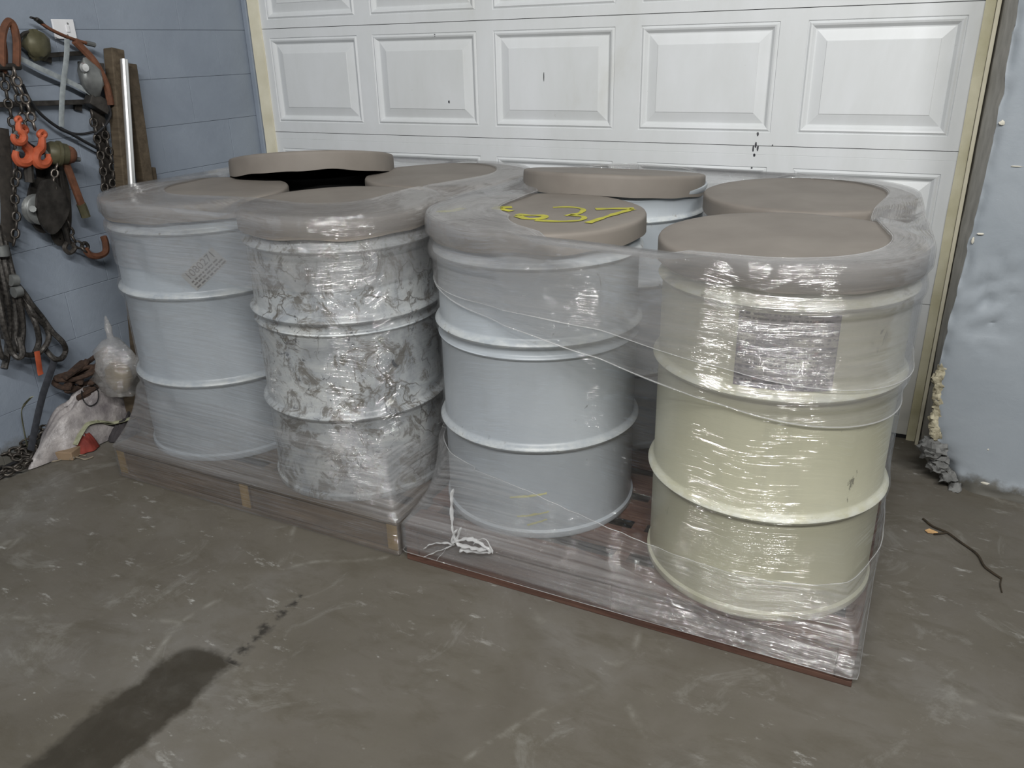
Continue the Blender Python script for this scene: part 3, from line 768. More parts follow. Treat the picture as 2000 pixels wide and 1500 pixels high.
# ------------------------------------------------------------------ left wall: rail, tools, chains and slings
W = lambda px, py, off=.03: at(px, py, x=XW + off)
M_STEEL = simple('dark_oily_steel', lin(44, 42, 40), lin(82, 78, 74), 24, .5, .6, .3, .002)
M_GREYST = simple('dull_grey_steel', lin(104, 106, 106), lin(142, 144, 142), 18, .45, .5, .2, .002)
M_CHAIN = simple('worn_chain_steel', lin(92, 84, 78), lin(150, 142, 134), 30, .4, .7, .2, .001)
M_CHAIN_D = simple('dark_chain_steel', lin(52, 48, 44), lin(104, 98, 92), 30, .45, .6, .2, .001)
M_RUST = simple('rusty_iron', lin(84, 56, 42), lin(128, 84, 62), 26, .75, .2, .5, .003)
M_ORANGE = simple('orange_hook_paint', lin(164, 76, 48), lin(196, 100, 68), 22, .5, .1, .3, .002)
M_OLIVE = simple('olive_hoist_paint', lin(70, 68, 50), lin(98, 94, 72), 20, .5, .2, .3, .002)
M_WEB = simple('grey_webbing', lin(132, 138, 140), lin(158, 164, 166), 60, .8)
M_WEBG = simple('pale_green_webbing', lin(120, 122, 98), lin(164, 164, 138), 40, .8)
M_CABLE = simple('black_rubber_cable', lin(22, 22, 24), lin(40, 40, 42), 30, .5)
M_ROPE = simple('greasy_wire_rope', lin(46, 44, 42), lin(92, 88, 84), 90, .5, .4, .6, .002, 3, .4, (1, 1, 1))
M_OLDWOOD = m_wood('old_dark_timber', lin(72, 62, 50), lin(104, 92, 76), lin(60, 54, 46))
M_CHROME = NT('bright_steel_tube').principled((.86, .86, .85, 1), .3, .8)
M_PLATE = simple('white_switch_plastic', lin(226, 226, 228), lin(234, 234, 236), 20, .4)
M_RED = simple('red_cloth', lin(104, 40, 34), lin(134, 56, 46), 30, .8)

def bar(name, a, b, w, d, mat, parent=None, bevel=.002, up=(1, 0, 0)):
    """square-edged bar from a to b, w across, d deep (along the wall normal)"""
    a, b = Vector(a), Vector(b); T = (b - a).normalized(); N = Vector(up); N = (N - T * N.dot(T)).normalized(); B = T.cross(N)
    M = Matrix([[B[i], N[i], T[i], a[i]] for i in range(3)] + [[0, 0, 0, 1]])
    return MB().box((-w / 2, -d / 2, 0), (w / 2, d / 2, (b - a).length), M).build(name, mat, parent, smooth=False, bevel=bevel)
def tube_obj(name, pts, r, mat, parent=None, n=8, seg=8, closed=False, flat=1.0, up=None):
    return MB().tube(spline(pts, n, closed), r, seg, closed, flat, True, up).build(name, mat, parent)
LINKS = {}
def link_data(L, wire, mat):
    k = (L, wire, mat.name)
    if k not in LINKS:
        h = L / 2 - wire; w = .30 * L; pts = []
        for i in range(10):
            a = 2 * PI * i / 10; c, s_ = math.cos(a), math.sin(a)
            pts.append(Vector((w * c, 0, (h - w) * (1 if s_ > 1e-6 else -1 if s_ < -1e-6 else 0) + w * s_)))
        m = MB().tube(pts, wire, 4, closed=True)
        me = bpy.data.meshes.new('link'); me.from_pydata([tuple(v) for v in m.v], [], m.f); me.materials.append(mat)
        me.polygons.foreach_set('use_smooth', [True] * len(me.polygons)); LINKS[k] = me
    return LINKS[k]
def chain(label, pts, mat=M_CHAIN, L=.036, wire=.0036, group=None, n=12, parent=None):
    P = spline(pts, n); org = P[0].copy()
    c = parent or thing('lifting_chain', label, 'chain', org, group)
    me = link_data(L, wire, mat); step = L - 2.2 * wire; d = 0; nxt = step / 2; k = 0
    for a, b in zip(P, P[1:]):
        seg = (b - a).length
        while seg > 1e-9 and nxt <= d + seg:
            q = a + (b - a) * ((nxt - d) / seg); T = (b - a).normalized()
            o = put('link', me, c)
            o.matrix_local = Matrix.Translation(q - org if not parent else q - parent.location) @ T.to_track_quat('Z', 'Y').to_matrix().to_4x4() @ Matrix.Rotation((k % 2) * PI / 2 + .5, 4, 'Z')
            nxt += step; k += 1
        d += seg
    return c
def one(name, o_label, cat, org, group=None): return thing(name, o_label, cat, org, group)
def kids(t, o):                      # place world-space mesh under its thing
    o.parent = t; o.matrix_parent_inverse = Matrix.Translation(-t.location); return o

# rails
t = one('tool_rail', 'long dark steel rail on the blue wall, lower of two', 'rail', W(80, 204, .02))
kids(t, bar('bar', W(-60, 206, .02), W(170, 199, .02), .018, .03, M_STEEL)); kids(t, bar('bracket', W(60, 203, .01), W(60, 222, .01), .03, .012, M_STEEL)); kids(t, bar('bracket', W(152, 199, .01), W(152, 216, .01), .03, .012, M_STEEL))
t = one('tool_rail', 'short dark steel rail just under the white switch plate', 'rail', W(120, 106, .02))
kids(t, bar('bar', W(60, 110, .02), W(172, 103, .02), .016, .03, M_STEEL)); kids(t, bar('bracket', W(92, 108, .01), W(92, 122, .01), .03, .012, M_STEEL))
# switch plate
t = one('switch_plate', 'white plastic switch plate on the blue wall above the tools', 'switch plate', W(133, 58, .004))
kids(t, MB().box((XW + .0015, W(111, 50).y, W(133, 76).z), (XW + .009, W(153, 50).y, W(133, 37).z)).build('plate', M_PLATE, None, False, .002))
for py in (46, 69):
    c = W(132, py, .009); kids(t, MB().lathe([(0, .0025), (.0025, .0022), (.004, 0)], 10, Matrix.Translation(c) @ Matrix.Rotation(PI / 2, 4, 'Y')).build('screw', M_GREYST))
c = W(132, 56, .01); kids(t, MB().box((c.x - .003, c.y - .006, c.z - .012), (c.x + .003, c.y + .006, c.z + .012)).build('toggle', M_PLATE, None, False, .001))
# dark red pry bar with a flattened jaw, lying across the plate
t = one('pry_bar', 'dark red pry bar with flat jaw, slanting below the switch plate', 'pry bar', W(130, 72, .05))
kids(t, tube_obj('shaft', [W(80, 45, .05), W(100, 58, .055), W(130, 72, .055), W(160, 82, .05), (W(183, 88, .045))], .009, M_RUST, None, 8, 8, False, .7))
kids(t, tube_obj('jaw', [W(60, 34, .05), W(70, 37, .05), W(80, 44, .05), W(92, 54, .05)], [.008] * 8 + [.014] * 9 + [.010] * 8, M_STEEL, None, 8, 8, False, .5))
kids(t, tube_obj('tip', [W(168, 84, .05), W(178, 86, .05), W(185, 88, .05)], .009, M_GREYST))
# grey webbing straps
def strap(label, pts, w=.02, mat=M_WEB, group='webbing straps', name='webbing_strap', up=(1, 0, 0)):
    o = MB().tube(spline(pts, 8), w / 2, 8, flat=.16, up=up).build(name, mat); return tag(o, label, 'strap', group)
strap('grey webbing strap hanging straight down below the switch plate', [W(131, 76, .065), W(130, 110, .06), W(124, 160, .06), W(121, 200, .065), W(120, 247, .06)], .022)
strap('grey webbing strap slanting across the wall toward the beam clamp', [W(36, 112, .05), W(75, 132, .055), W(125, 155, .05), W(165, 175, .055), W(200, 196, .06), W(216, 203, .06)], .018)
# rusty shackles top left
def shackle(label, c, w, h, mat, r=.012, off=.06):
    (px, py) = c; t = one('shackle', label, 'shackle', W(px, py, off), 'shackles on the rail')
    kids(t, tube_obj('bow', [W(px - w, py + h, off), W(px - w * 1.05, py, off), W(px - w * .7, py - h * .7, off), W(px, py - h, off), W(px + w * .7, py - h * .7, off), W(px + w * 1.05, py, off), W(px + w, py + h, off)], r, mat))
    kids(t, tube_obj('pin', [W(px - w * 1.5, py + h, off), W(px, py + h * 1.01, off), W(px + w * 1.5, py + h, off)], r * .9, M_STEEL))
shackle('large rusty orange shackle at the top left, above the chains', (18, 86), 14, 44, M_RUST, .013, .07)
shackle('second rusty shackle at the picture edge, beside the larger one', (-6, 104), 13, 40, M_RUST, .012, .05)
t = one('pulley_bracket', 'dark olive bracket behind the grey strap, below the short rail', 'bracket', W(70, 88, .04))
kids(t, lump(W(72, 88, .04), .03, .05, .05, 3, 8, .3).build('body', M_OLIVE)); kids(t, tube_obj('hook', [W(58, 62, .04), W(45, 66, .05), W(38, 78, .05), W(40, 92, .05)], .006, M_STEEL))
# chains hanging on the left
chain('steel chain hung from the rusty shackle down to the orange hooks', [W(16, 132, .06), W(24, 160, .07), W(38, 195, .07), W(44, 225, .07), (W(52, 250, .07))], M_CHAIN_D, .040, .0045, 'chains on the blue wall')
chain('steel chain just right of the shackle, ending at the orange hooks', [W(26, 132, .09), W(36, 165, .09), W(52, 200, .09), W(62, 232, .09), W(70, 258, .09)], M_CHAIN, .040, .0045, 'chains on the blue wall')
chain('steel chain at the far left edge above the dark snatch block', [W(5, 140, .05), W(14, 190, .05), W(26, 250, .05), W(30, 300, .05), W(34, 352, .05)], M_CHAIN_D, .040, .0045, 'chains on the blue wall')
chain('steel chain left of two that hang beside the timber posts', [W(178, 215, .05), W(188, 262, .05), W(196, 300, .05), W(203, 345, .05), W(206, 392, .05)], M_CHAIN_D, .040, .0042, 'chains on the blue wall')
chain('steel chain nearest the timber posts, above the drum cover', [W(200, 240, .06), W(214, 300, .06), W(220, 330, .06), W(220, 372, .06)], M_CHAIN_D, .040, .0042, 'chains on the blue wall')
# orange hooks
def hook(label, px, py, k, mat, off, flip=1, group=None, name='chain_hook', r=.012):
    t = one(name, label, 'hook', W(px, py, off), group); f = lambda x, y: W(px + flip * x * k, py + y * k, off)
    q = spline([f(0, -24), f(0, -12), f(2, -2), f(10, 6), (f(13, 17)), f(6, 27), f(-6, 27), f(-13, 18), f(-12, 8)], 6)
    m = len(q); kids(t, MB().tube(q, [r * (.65 + .5 * math.sin(PI * min(1, i / m * 1.05))) for i in range(m)], 8).build('hook_body', mat))
    kids(t, tube_obj('eye', [f(-6, -28), f(0, -22), f(6, -28), f(0, -34)], r * .55, mat, None, 6, 6, True))
    kids(t, tube_obj('latch', [f(2, -2), f(-5, 2), f(-11, 9)], r * .4, M_GREYST, None, 4, 6))
hook('orange chain hook at the left of three orange hooks', 45, 286, 1.15, M_ORANGE, .09, 1, 'orange chain hooks', r=.016)
hook('orange chain hook at the right of three, beside the olive hoist', 82, 292, 1.05, M_ORANGE, .10, -1, 'orange chain hooks', r=.016)
hook('smaller orange chain hook, upper one of three', 36, 256, .8, M_ORANGE, .12, 1, 'orange chain hooks', r=.012)
# lever hoist
t = one('lever_hoist', 'olive lever hoist with rusty end cap and slanting handle', 'hoist', W(118, 302, .08))
a, b = W(92, 298, .08), W(132, 302, .10)
Mh = Matrix.Translation(a) @ (b - a).to_track_quat('Z', 'Y').to_matrix().to_4x4(); ln = (b - a).length
kids(t, MB().lathe([(0, 0), (.035, .001), (.042, .012), (.042, ln * .45), (.046, ln * .47), (.046, ln * .62), (.040, ln * .65), (.038, ln * .95), (.030, ln), (0, ln)], 24, Mh).build('housing', M_OLIVE))
Mc = Mh @ Matrix.Translation((0, 0, ln))
kids(t, MB().lathe([(.0, .03), (.018, .028), (.028, .02), (.034, .004), (.034, -.004)], 20, Mc).build('end_cap', M_RUST))
kids(t, MB().lathe([(0, .05), (.008, .048), (.010, .03), (.010, .02)], 12, Mc @ Matrix.Translation((.012, -.014, 0))).build('knob', M_GREYST))
kids(t, bar('handle', W(126, 312, .10), W(166, 418, .08), .026, .016, M_RUST, None, .004)); kids(t, tube_obj('grip', [W(158, 398, .083), W(163, 410, .08), W(168, 424, .08)], .017, M_OLIVE))
kids(t, tube_obj('tie_rod', [W(84, 298, .08), W(60, 286, .08), W(48, 276, .08)], .010, M_STEEL))
# snatch block and the dark gear that hangs under the hooks
t = one('snatch_block', 'dark steel snatch block with pear shaped cheek plates, lower left of wall', 'pulley block', W(62, 410, .07))
q = [W(x, y, .0) for x, y in [(44, 352), (66, 350), (86, 372), (98, 396), (92, 424), (70, 452), (52, 446), (38, 420), (34, 388)]]
for off in (.05, .10):
    v = [Vector((XW + off, p.y, p.z)) for p in spline(q, 4, True)]; n = len(v); v2 = [p + Vector((.012, 0, 0)) for p in v]
    kids(t, link_mesh('cheek_plate', v + v2, [tuple(range(n)), tuple(range(n, 2 * n))[::-1]] + [(i, n + i, n + (i + 1) % n, (i + 1) % n) for i in range(n)], M_STEEL, None, False))
c = W(64, 408, .05); kids(t, MB().lathe([(.0, 0), (.05, 0), (.055, .006), (.046, .019), (.055, .034), (.05, .038), (0, .038)], 24, Matrix.Translation(c + Vector((.012, 0, 0))) @ Matrix.Rotation(PI / 2, 4, 'Y')).build('sheave', M_GREYST))
kids(t, tube_obj('shank', [W(55, 318, .08), W(56, 335, .08), W(58, 356, .08)], .016, M_STEEL)); kids(t, tube_obj('bolt', [W(64, 408, .045), W(64, 408, .08), W(64, 408, .125)], .012, M_GREYST, None, 3))
t = one('turnbuckle', 'dark steel turnbuckle hanging right of the snatch block', 'turnbuckle', W(112, 380, .05))
kids(t, bar('frame', W(96, 322, .05), W(108, 400, .05), .022, .03, M_STEEL)); kids(t, bar('frame', W(112, 320, .05), W(124, 398, .05), .016, .03, M_STEEL))
kids(t, tube_obj('rod', [W(104, 312, .05), W(116, 402, .05), W(128, 452, .05), W(134, 476, .05)], .012, M_STEEL)); kids(t, tube_obj('eye', [W(134, 472, .05), W(126, 484, .05), W(136, 494, .05), W(146, 484, .05)], .009, M_CHAIN_D, None, 6, 8, True))
chain('dark chain from the turnbuckle down to the grab hook', [W(122, 400, .07), W(132, 440, .06), W(146, 470, .06), W(165, 488, .06)], M_CHAIN_D, .040, .0045, 'chains on the blue wall')
t = one('grab_hook', 'rusty dark grab hook hanging low beside the left drum', 'hook', W(188, 492, .06))
kids(t, tube_obj('hook_body', [W(166, 486, .06), W(176, 498, .06), W(192, 500, .06), W(206, 492, .06), W(206, 474, .06), W(202, 462, .06)], .013, M_RUST)); kids(t, tube_obj('eye', [W(160, 480, .06), W(166, 474, .06), W(172, 482, .06), W(166, 490, .06)], .007, M_STEEL, None, 6, 6, True))
# black cable and its branch
t = one('black_cable', 'thin black cable sagging across the wall from the chains', 'cable', W(100, 240, .05))
kids(t, tube_obj('cable', [W(44, 165, .06), W(58, 195, .05), W(82, 225, .05), W(115, 250, .05), W(140, 262, .05), (W(168, 278, .05)), W(196, 293, .05)], .006, M_CABLE)); kids(t, tube_obj('cable_branch', [W(118, 250, .05), W(140, 260, .05), W(160, 262, .05), W(182, 258, .05)], .005, M_CABLE))
# beam clamp
t = one('beam_clamp', 'grey brown beam clamp with curved rusty arm, left of the timber posts', 'clamp', W(180, 160, .06))
kids(t, tube_obj('arm', [W(146, 80, .06), W(164, 98, .06), W(182, 118, .07), W(198, 145, .07), W(210, 175, .07), W(216, 205, .07)], .014, M_RUST))
kids(t, lump(W(178, 152, .06), .035, .05, .07, 9, 8, .22).build('body', M_GREYST)); kids(t, bar('jaw', W(160, 128, .05), W(196, 132, .05), .03, .05, M_STEEL)); kids(t, bar('lower_plate', W(172, 190, .05), W(208, 212, .05), .05, .04, M_STEEL))
kids(t, MB().lathe([(0, .012), (.014, .01), (.018, 0)], 14, Matrix.Translation(W(164, 132, .085)) @ Matrix.Rotation(PI / 2, 4, 'Y')).build('bolt', M_CHROME)); kids(t, tube_obj('loop', [W(212, 205, .07), W(216, 225, .07), W(204, 246, .07), W(186, 262, .06)], .005, M_CABLE))
# timber posts, bright tube and stub leaning on the wall
def leaning(name, label, cat, top, px_bot, off, w, d, mat, round_=False, group=None):
    a = W(*top, off); b0 = W(*px_bot, off + .03); T = (b0 - a).normalized(); b = a + T * ((.002 - a.z) / T.z + .0); 
    if round_: o = MB().tube([b, a], w, 16).build(name, mat)
    else: o = bar(name, b + Vector((0, 0, d * .05)), a, w, d, mat, None, .004)
    return tag(o, label, cat, group)
leaning('timber_post', 'dark old timber post left of the bright steel tube', 'post', (222, 96), (240, 300), .05, .058, .05, M_OLDWOOD, False, 'timber posts on the blue wall')
leaning('timber_post', 'dark brown timber post right of the bright steel tube', 'post', (250, 125), (282, 345), .045, .05, .045, M_OLDWOOD, False, 'timber posts on the blue wall')
leaning('steel_tube', 'bright chrome steel tube leaning between two dark timber posts', 'tube', (242, 116), (257, 355), .10, .0145, 0, M_CHROME, True)
leaning('wooden_stick', 'short grey round wooden stick just right of the timber posts', 'stick', (296, 328), (306, 400), .05, .016, 0, M_OLDWOOD, True)
# wire rope slings
def sling(label, loops, r, off, fer=None):
    t = one('wire_rope_sling', label, 'sling', W(*loops[0][0], off), 'wire rope slings')
    for k, pts in enumerate(loops): kids(t, tube_obj('rope_loop', [W(x, y, off + .012 * ((i * 7 + k * 3) % 3)) for i, (x, y) in enumerate(pts)], r, M_ROPE))
    for (x0, y0, x1, y1) in fer or []: kids(t, tube_obj('ferrule', [W(x0, y0, off + .03), W((x0 + x1) / 2, (y0 + y1) / 2, off + .03), W(x1, y1, off + .03)], r * 2.0, M_GREYST, None, 3, 10))
sling('wire rope sling with two pale ferrules and big loops, over the floor pile', [[(22, 545), (45, 570), (62, 595), (82, 620), (102, 648), (122, 668), (128, 685), (120, 700), (105, 700), (88, 682)], [(30, 560), (52, 590), (66, 615), (90, 640), (95, 662), (84, 682), (70, 692), (48, 692), (36, 676), (28, 650)], [(40, 575), (60, 612), (72, 640), (76, 668), (68, 690)]], .0105, .06, [(20, 548, 33, 547), (26, 571, 40, 568)])
sling('dark wire rope sling bunch at the left picture edge, upper part', [[(-6, 440), (4, 490), (14, 540), (26, 590), (30, 640), (26, 690)], [(-14, 450), (-2, 510), (10, 570), (18, 630), (14, 690), (8, 720)], [(6, 460), (20, 520), (36, 580), (44, 640), (38, 690)], [(-20, 470), (-10, 540), (2, 600), (8, 660)]], .012, .05, [(2, 480, 5, 500)])
sling('dark wire rope sling hanging lowest at the left picture edge', [[(-16, 520), (-4, 580), (6, 630), (20, 680), (34, 698), (44, 690), (38, 660)], [(-22, 560), (-10, 640), (0, 690), (10, 700)]], .011, .09)
strap('narrow orange tag strip hanging under the wire rope sling', [W(72, 686, .085), W(75, 705, .085), W(78, 725, .08), W(80, 732, .08)], .022, M_ORANGE, None, 'tag_strip')
strap('dark grey strap hanging from the sling down to the pile', [W(106, 705, .08), W(96, 735, .09), W(84, 770, .12), W(72, 820, .16), W(60, 880, .2)], .030, simple('dark_grey_webbing', lin(44, 46, 52), lin(62, 64, 70), 50, .8))

# ------------------------------------------------------------------ floor pile by the wall
H = lambda px, py, z=.03: at(px, py, z=z)
def sheet(name, label, cat, c, sx, sy, h, mat, seed, rot=0, n=46, under=None):
    V = []; F = []
    for j in range(n + 1):
        for i in range(n + 1):
            u, w = 2 * i / n - 1, 2 * j / n - 1; rr = math.hypot(u, w); k = 1 if rr < 1e-6 else max(abs(u), abs(w)) / rr
            x, y = u * k, w * k; d = min(1, math.hypot(x, y))
            q = Vector((x * 1.5 + seed, y * 1.9, seed)); rid = 1 - abs(noise.noise(q)) * 2.2; rid2 = 1 - abs(noise.noise(q * 2.7)) * 2
            z = h * (1 - d ** 2.2) ** .8 * (.68 + .26 * rid + .10 * rid2) if d < 1 else 0
            ed = 1 + .22 * noise.noise(Vector((x * 2, y * 2, seed + 5)))
            p = Vector((x * sx * ed, y * sy * ed, max(.003, z + .004 + .012 * rid2 * (1 - d)))); V.append(Matrix.Rotation(rot, 3, 'Z') @ p)
    for j in range(n):
        for i in range(n): a = j * (n + 1) + i; F.append((a, a + 1, a + n + 2, a + n + 1))
    o = link_mesh(name, V, F, mat, None, True); o.location = (c[0], c[1], .001); return tag(o, label, cat)
M_SHEET = simple('crumpled_pale_plastic', lin(84, 78, 82), lin(170, 164, 162), 11, .4, 0, .8, .02, 6)  # dark end of the ramp paints shade into the folds
M_RAG = simple('dark_rag_cloth', lin(34, 32, 34), lin(70, 66, 68), 12, .9, 0, .5, .01)
cs = Vector((XW + .108, 1.955, 0))
pile = [sheet('plastic_sheet', 'crumpled pale grey plastic sheet heaped on the floor by the wall', 'plastic sheet', cs, .088, .36, .215, M_SHEET, 2.3, -.02)]
pile.append(sheet('dark_rag', 'dark rag lying in front of the crumpled plastic sheet', 'rag', (XW + .205, 1.98), .04, .12, .075, M_RAG, 6.1, .1))
from mathutils.bvhtree import BVHTree
bpy.context.view_layer.update()
TREES = [BVHTree.FromPolygons([o.matrix_basis @ v.co for v in o.data.vertices], [tuple(p.vertices) for p in o.data.polygons]) for o in pile]
def On(px, py, lift=.006):
    """point lying on the heap (or on the floor where the heap is not)"""
    o = Vector((0, 0, CAM_H)); best = at(px, py, z=.002); d = (best - o).normalized()
    for t in TREES:
        h = t.ray_cast(o, d)
        if h[0] is not None and h[3] < (best - o).length: best = h[0]
    return best - d * lift + Vector((0, 0, lift * .5))
cb = On(122, 853, .0); o = MB().box((-.05, -.04, 0), (.05, .04, .034)).build('wood_block', simple('raw_pine', lin(126, 106, 84), lin(150, 128, 104), 14, .8), None, False, .003); o.location = (cb.x, cb.y, .001); o.rotation_euler = (0, 0, .35)
tag(o, 'small tan wood block in front of the plastic sheet', 'wood block')
sheet('red_cloth', 'small red cloth tucked between rag and plastic sheet', 'cloth', On(150, 826, .0), .06, .045, .075, M_RED, 9.4, .2, 20)
t = one('white_jar', 'small white jar lying in the folds of the plastic sheet', 'jar', On(126, 781, .02))
Mj = Matrix.Translation(t.location) @ Matrix.Rotation(1.2, 4, 'Y') @ Matrix.Rotation(.6, 4, 'X')
kids(t, MB().lathe([(0, 0), (.022, 0), (.024, .004), (.024, .05), (.017, .06), (.017, .066)], 18, Mj).build('body', M_PLATE)); kids(t, MB().lathe([(.019, .062), (.019, .078), (.016, .08), (0, .08)], 18, Mj).build('lid', M_GREYST))
strap('pale green webbing strap folded over itself in front of the rag', [On(146, 870), On(156, 850), On(168, 832), On(180, 826), On(200, 824), On(224, 826), On(255, 818)], .030, M_WEBG, 'webbing straps', up=(0, 0, 1))
strap('grey green webbing strap ending beside the pallet corner', [On(188, 822), On(212, 830), On(240, 826), On(270, 815)], .022, M_WEBG, 'webbing straps', up=(0, 0, 1))
strap('olive webbing strap standing up at the left of the pile', [H(62, 775, .26), H(48, 790, .22), H(42, 805, .20), H(46, 835, .13), H(52, 865, .06), H(57, 884, .008), H(44, 888, .006)], .018, M_WEBG, 'webbing straps', up=(1, 0, 0))
strap('brown webbing strap left of the wood block', [H(108, 842, .06), H(102, 856, .04), H(92, 872, .012)], .014, simple('brown_webbing', lin(110, 96, 84), lin(132, 118, 104), 50, .8), 'webbing straps', up=(0, 0, 1))
# loose chains in heaps at the left edge
def heap(label, c, rad, h, n, seed, mat, parent_label=None):
    random.seed(seed); pts = []; a = 0
    for i in range(n):
        a += random.uniform(.7, 1.6); r = rad * random.uniform(.25, 1.0)
        pts.append(Vector((c.x + r * math.cos(a), c.y + r * math.sin(a) * 1.2, .012 + h * max(0, 1 - (r / rad) ** 1.5) * random.uniform(.5, 1.0))))
    chain(label, pts, mat, .046, .0052, 'chains heaped on the floor', 5)
hc = H(32, 852, .05)
heap('pale worn chain heaped on the floor at the left edge', hc, .14, .16, 16, 1, M_CHAIN); heap('dark chain tangled through the heap at the left edge', hc + Vector((.05, .05, 0)), .15, .12, 16, 2, M_CHAIN_D)
heap('dark chain trailing at the foot of the left heap', H(28, 900, .02), .12, .04, 14, 3, M_CHAIN_D); heap('rust brown chain coiled between heap and plastic sheet', H(78, 848, .03), .09, .09, 12, 4, simple('rusty_chain', lin(86, 66, 52), lin(122, 98, 80), 30, .6, .4))
# cords
tag(tube_obj('rubber_cable', [H(-30, 935, .01), H(10, 912, .01), H(60, 890, .012), H(110, 872, .014), H(160, 868, .012), H(200, 855, .012), H(240, 838, .012), H(276, 816, .012)], .0065, M_CABLE), 'long black rubber cable edging the floor pile from left edge to pallet', 'cable')
tag(tube_obj('green_twine', [H(-30, 925, .008), H(0, 905, .008), H(36, 892, .008), H(60, 884, .008), H(100, 868, .03), H(125, 862, .03)], .005, M_WEBG), 'greenish cord beside the foot of the chain heap', 'cord')
tag(tube_obj('wire_loop', [On(160, 765), On(168, 750), On(182, 752), On(192, 766), On(190, 786), On(176, 794), On(164, 784)], .0022, M_CABLE, None, 8, 6, True), 'thin black wire loop lying on the plastic sheet', 'wire')
t = one('knotted_string', 'thin knotted string on bare floor in front of the pile', 'string', H(140, 892, .004))
M_STR = simple('dirty_string', lin(116, 106, 92), lin(150, 140, 124), 60, .9)
kids(t, tube_obj('cord', [H(55, 896, .004), H(80, 902, .004), H(110, 900, .004), H(132, 893, .006), H(150, 893, .006), H(166, 897, .004), H(182, 892, .004)], .0028, M_STR)); kids(t, tube_obj('frayed_end', [H(140, 892, .006), H(152, 888, .005), H(168, 890, .004)], .002, M_STR)); kids(t, tube_obj('frayed_end', [H(140, 892, .006), H(128, 884, .005), H(126, 880, .004)], .002, M_STR))
kids(t, lump(H(139, 893, .010), .016, .012, .009, 5, 8, .5).build('knot', M_STR))
# brown rope heap behind the sheet and the tied clear bag on a low crate
random.seed(11); t = one('rope_heap', 'brown frayed rope heaped against the blue wall', 'rope', H(165, 745, .06)); t.location.x = XW + .12
rb = at(165, 742, x=XW + .12)
for k in range(5):
    pts = [Vector((rb.x + random.uniform(-.07, .02), rb.y + random.uniform(-.10, .17), max(.02, rb.z + .045 - k * .022 + random.uniform(-.02, .02)))) for _ in range(8)]
    kids(t, tube_obj('rope_strand', pts, .010, simple('brown_rope', lin(46, 36, 30), lin(76, 58, 48), 50, .95, 0, .8, .004) if k == 0 else bpy.data.materials['brown_rope'], None, 7))
bx = at(240, 768, x=-2.745)
o = MB().box((-.05, -.02, 0), (.12, .17, bx.z)).build('wooden_crate', M_OLDWOOD, None, False, .004); o.location = (bx.x, bx.y + .05, .001); tag(o, 'low dark timber crate under the tied clear bag, behind the left pallet', 'crate')
t = one('plastic_bag', 'tied clear plastic bag with amber contents beside the left drum', 'bag', (bx.x, bx.y, bx.z + .002))
M_BAGF = m_film('crinkled_bag_film', .14, .4, .4, (.82, .80, .78, 1)); HB = (at(240, 655, x=-2.745).z - bx.z)
m = MB().lathe([(.0, 0), (.05, .0), (.082, .012), (.088, HB * .25), (.086, HB * .55), (.07, HB * .8), (.035, HB * .98), (.014, HB * 1.02), (.012, HB * 1.1), (.016, HB * 1.2), (.008, HB * 1.36), (.004, HB * 1.42)], 40)
for p in m.v:
    k = 1 + .55 * noise.noise(p * 12) + .25 * noise.noise(p * 34); p.x *= k; p.y *= k * .8; p.z = max(0, p.z + (.012 * noise.noise(p * 18) if p.z > .01 else 0))
o = link_mesh('bag_skin', m.v, m.f, M_BAGF, t, True, [(math.atan2(p.y, p.x) * .1, p.z) for p in m.v])
link_mesh('contents', *(lambda q: (q.v, q.f))(lump((.0, 0, HB * .30), .058, .046, HB * .29, 3, 10, .25)), simple('amber_plastic', lin(96, 80, 48), lin(130, 112, 76), 12, .3), t)

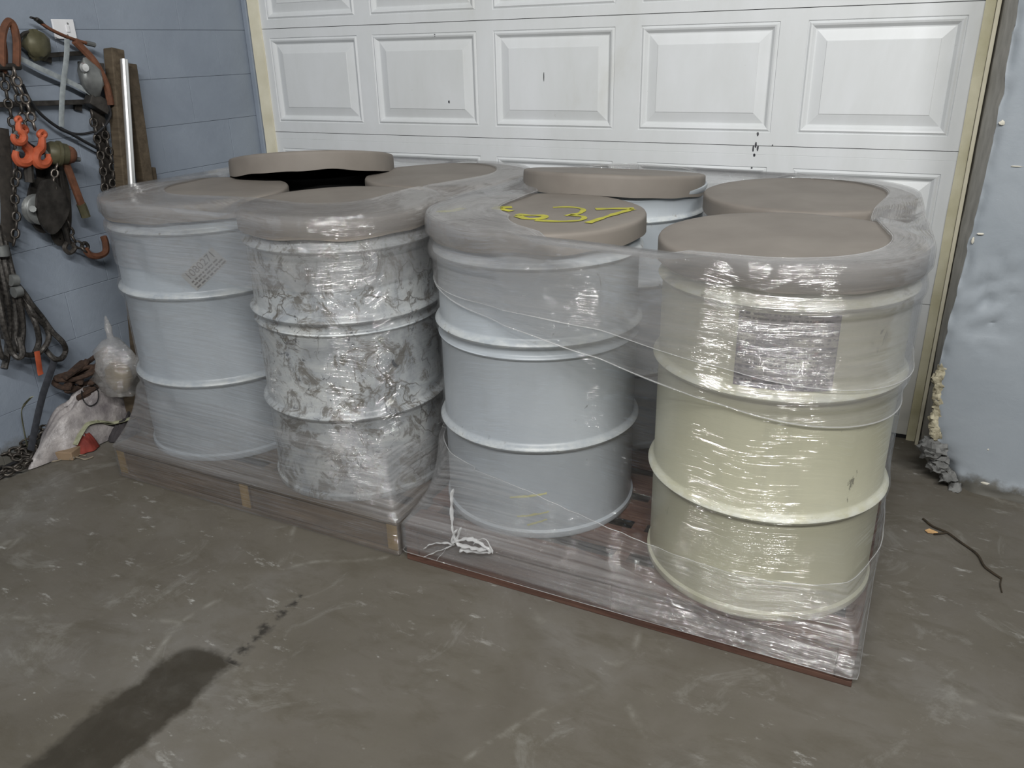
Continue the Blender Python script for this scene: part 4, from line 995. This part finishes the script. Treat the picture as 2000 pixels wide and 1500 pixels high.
# ------------------------------------------------------------------ small things on the floor at the right
t = one('dry_twig', 'thin dark twig on the floor between right pallet and pier', 'twig', H(1880, 1075, .004))
M_TWIG = simple('dark_twig', lin(40, 34, 26), lin(66, 56, 42), 60, .9)
kids(t, tube_obj('stem', [H(1803, 1013, .004), H(1822, 1028, .005), H(1850, 1040, .006), H(1875, 1058, .005), H(1908, 1082, .005), H(1922, 1105, .005), H(1938, 1118, .005), H(1956, 1130, .004)], .0034, M_TWIG)); kids(t, tube_obj('side_shoot', [H(1850, 1040, .006), H(1838, 1042, .005), H(1824, 1043, .004)], .0030, M_TWIG))
kids(t, tube_obj('tip', [H(1956, 1130, .004), H(1954, 1142, .004), H(1957, 1157, .003)], .0018, M_TWIG))
a = [H(1806, 1036, .004), H(1815, 1033, .009), H(1832, 1040, .006), H(1830, 1043, .004), H(1812, 1041, .004)]
v = a + [p + Vector((0, 0, .0015)) for p in a]; lf = link_mesh('dry_leaf', v, [(0, 1, 2, 3, 4), (9, 8, 7, 6, 5)] + [(i, (i + 1) % 5, 5 + (i + 1) % 5, 5 + i) for i in range(5)], simple('tan_leaf', lin(176, 140, 96), lin(198, 160, 112), 40, .8), None, False)
tag(lf, 'tan dry leaf lying against the dark twig', 'leaf')
# straps and chains added to fill the dark shadowy mass on the wall
M_SHADE_WEB = simple('shade_fill_webbing', lin(40, 37, 34), lin(62, 57, 52), 40, .85)
strap('added dark strap standing in for shade at the left edge, left of snatch block', [W(2, 250, .04), W(8, 310, .05), (W(14, 370, .05)), W(16, 430, .05), W(10, 470, .06)], .055, M_SHADE_WEB, 'dark straps added for shade', 'shade_strap')
strap('added dark looped strap standing in for shade behind the snatch block and turnbuckle', [W(80, 318, .03), W(88, 370, .03), W(104, 430, .03), W(116, 468, .035), W(128, 440, .03), W(126, 380, .03), W(112, 326, .03)], .05, M_SHADE_WEB, 'dark straps added for shade', 'shade_strap')
strap('added dark strap standing in for shade behind the two chains by the timber posts', [W(190, 210, .02), W(198, 270, .025), W(208, 330, .025), W(214, 396, .025)], .06, M_SHADE_WEB, 'dark straps added for shade', 'shade_strap')
chain('dark chain hanging left of the snatch block to below it', [W(30, 330, .09), W(28, 380, .08), W(32, 430, .08), W(26, 480, .08)], M_CHAIN_D, .040, .0045, 'chains on the blue wall')
chain('rust tinted chain draped from olive hoist down past the turnbuckle', [W(112, 318, .10), W(104, 360, .10), W(112, 410, .09), W(104, 452, .09)], M_CHAIN, .036, .004, 'chains on the blue wall')
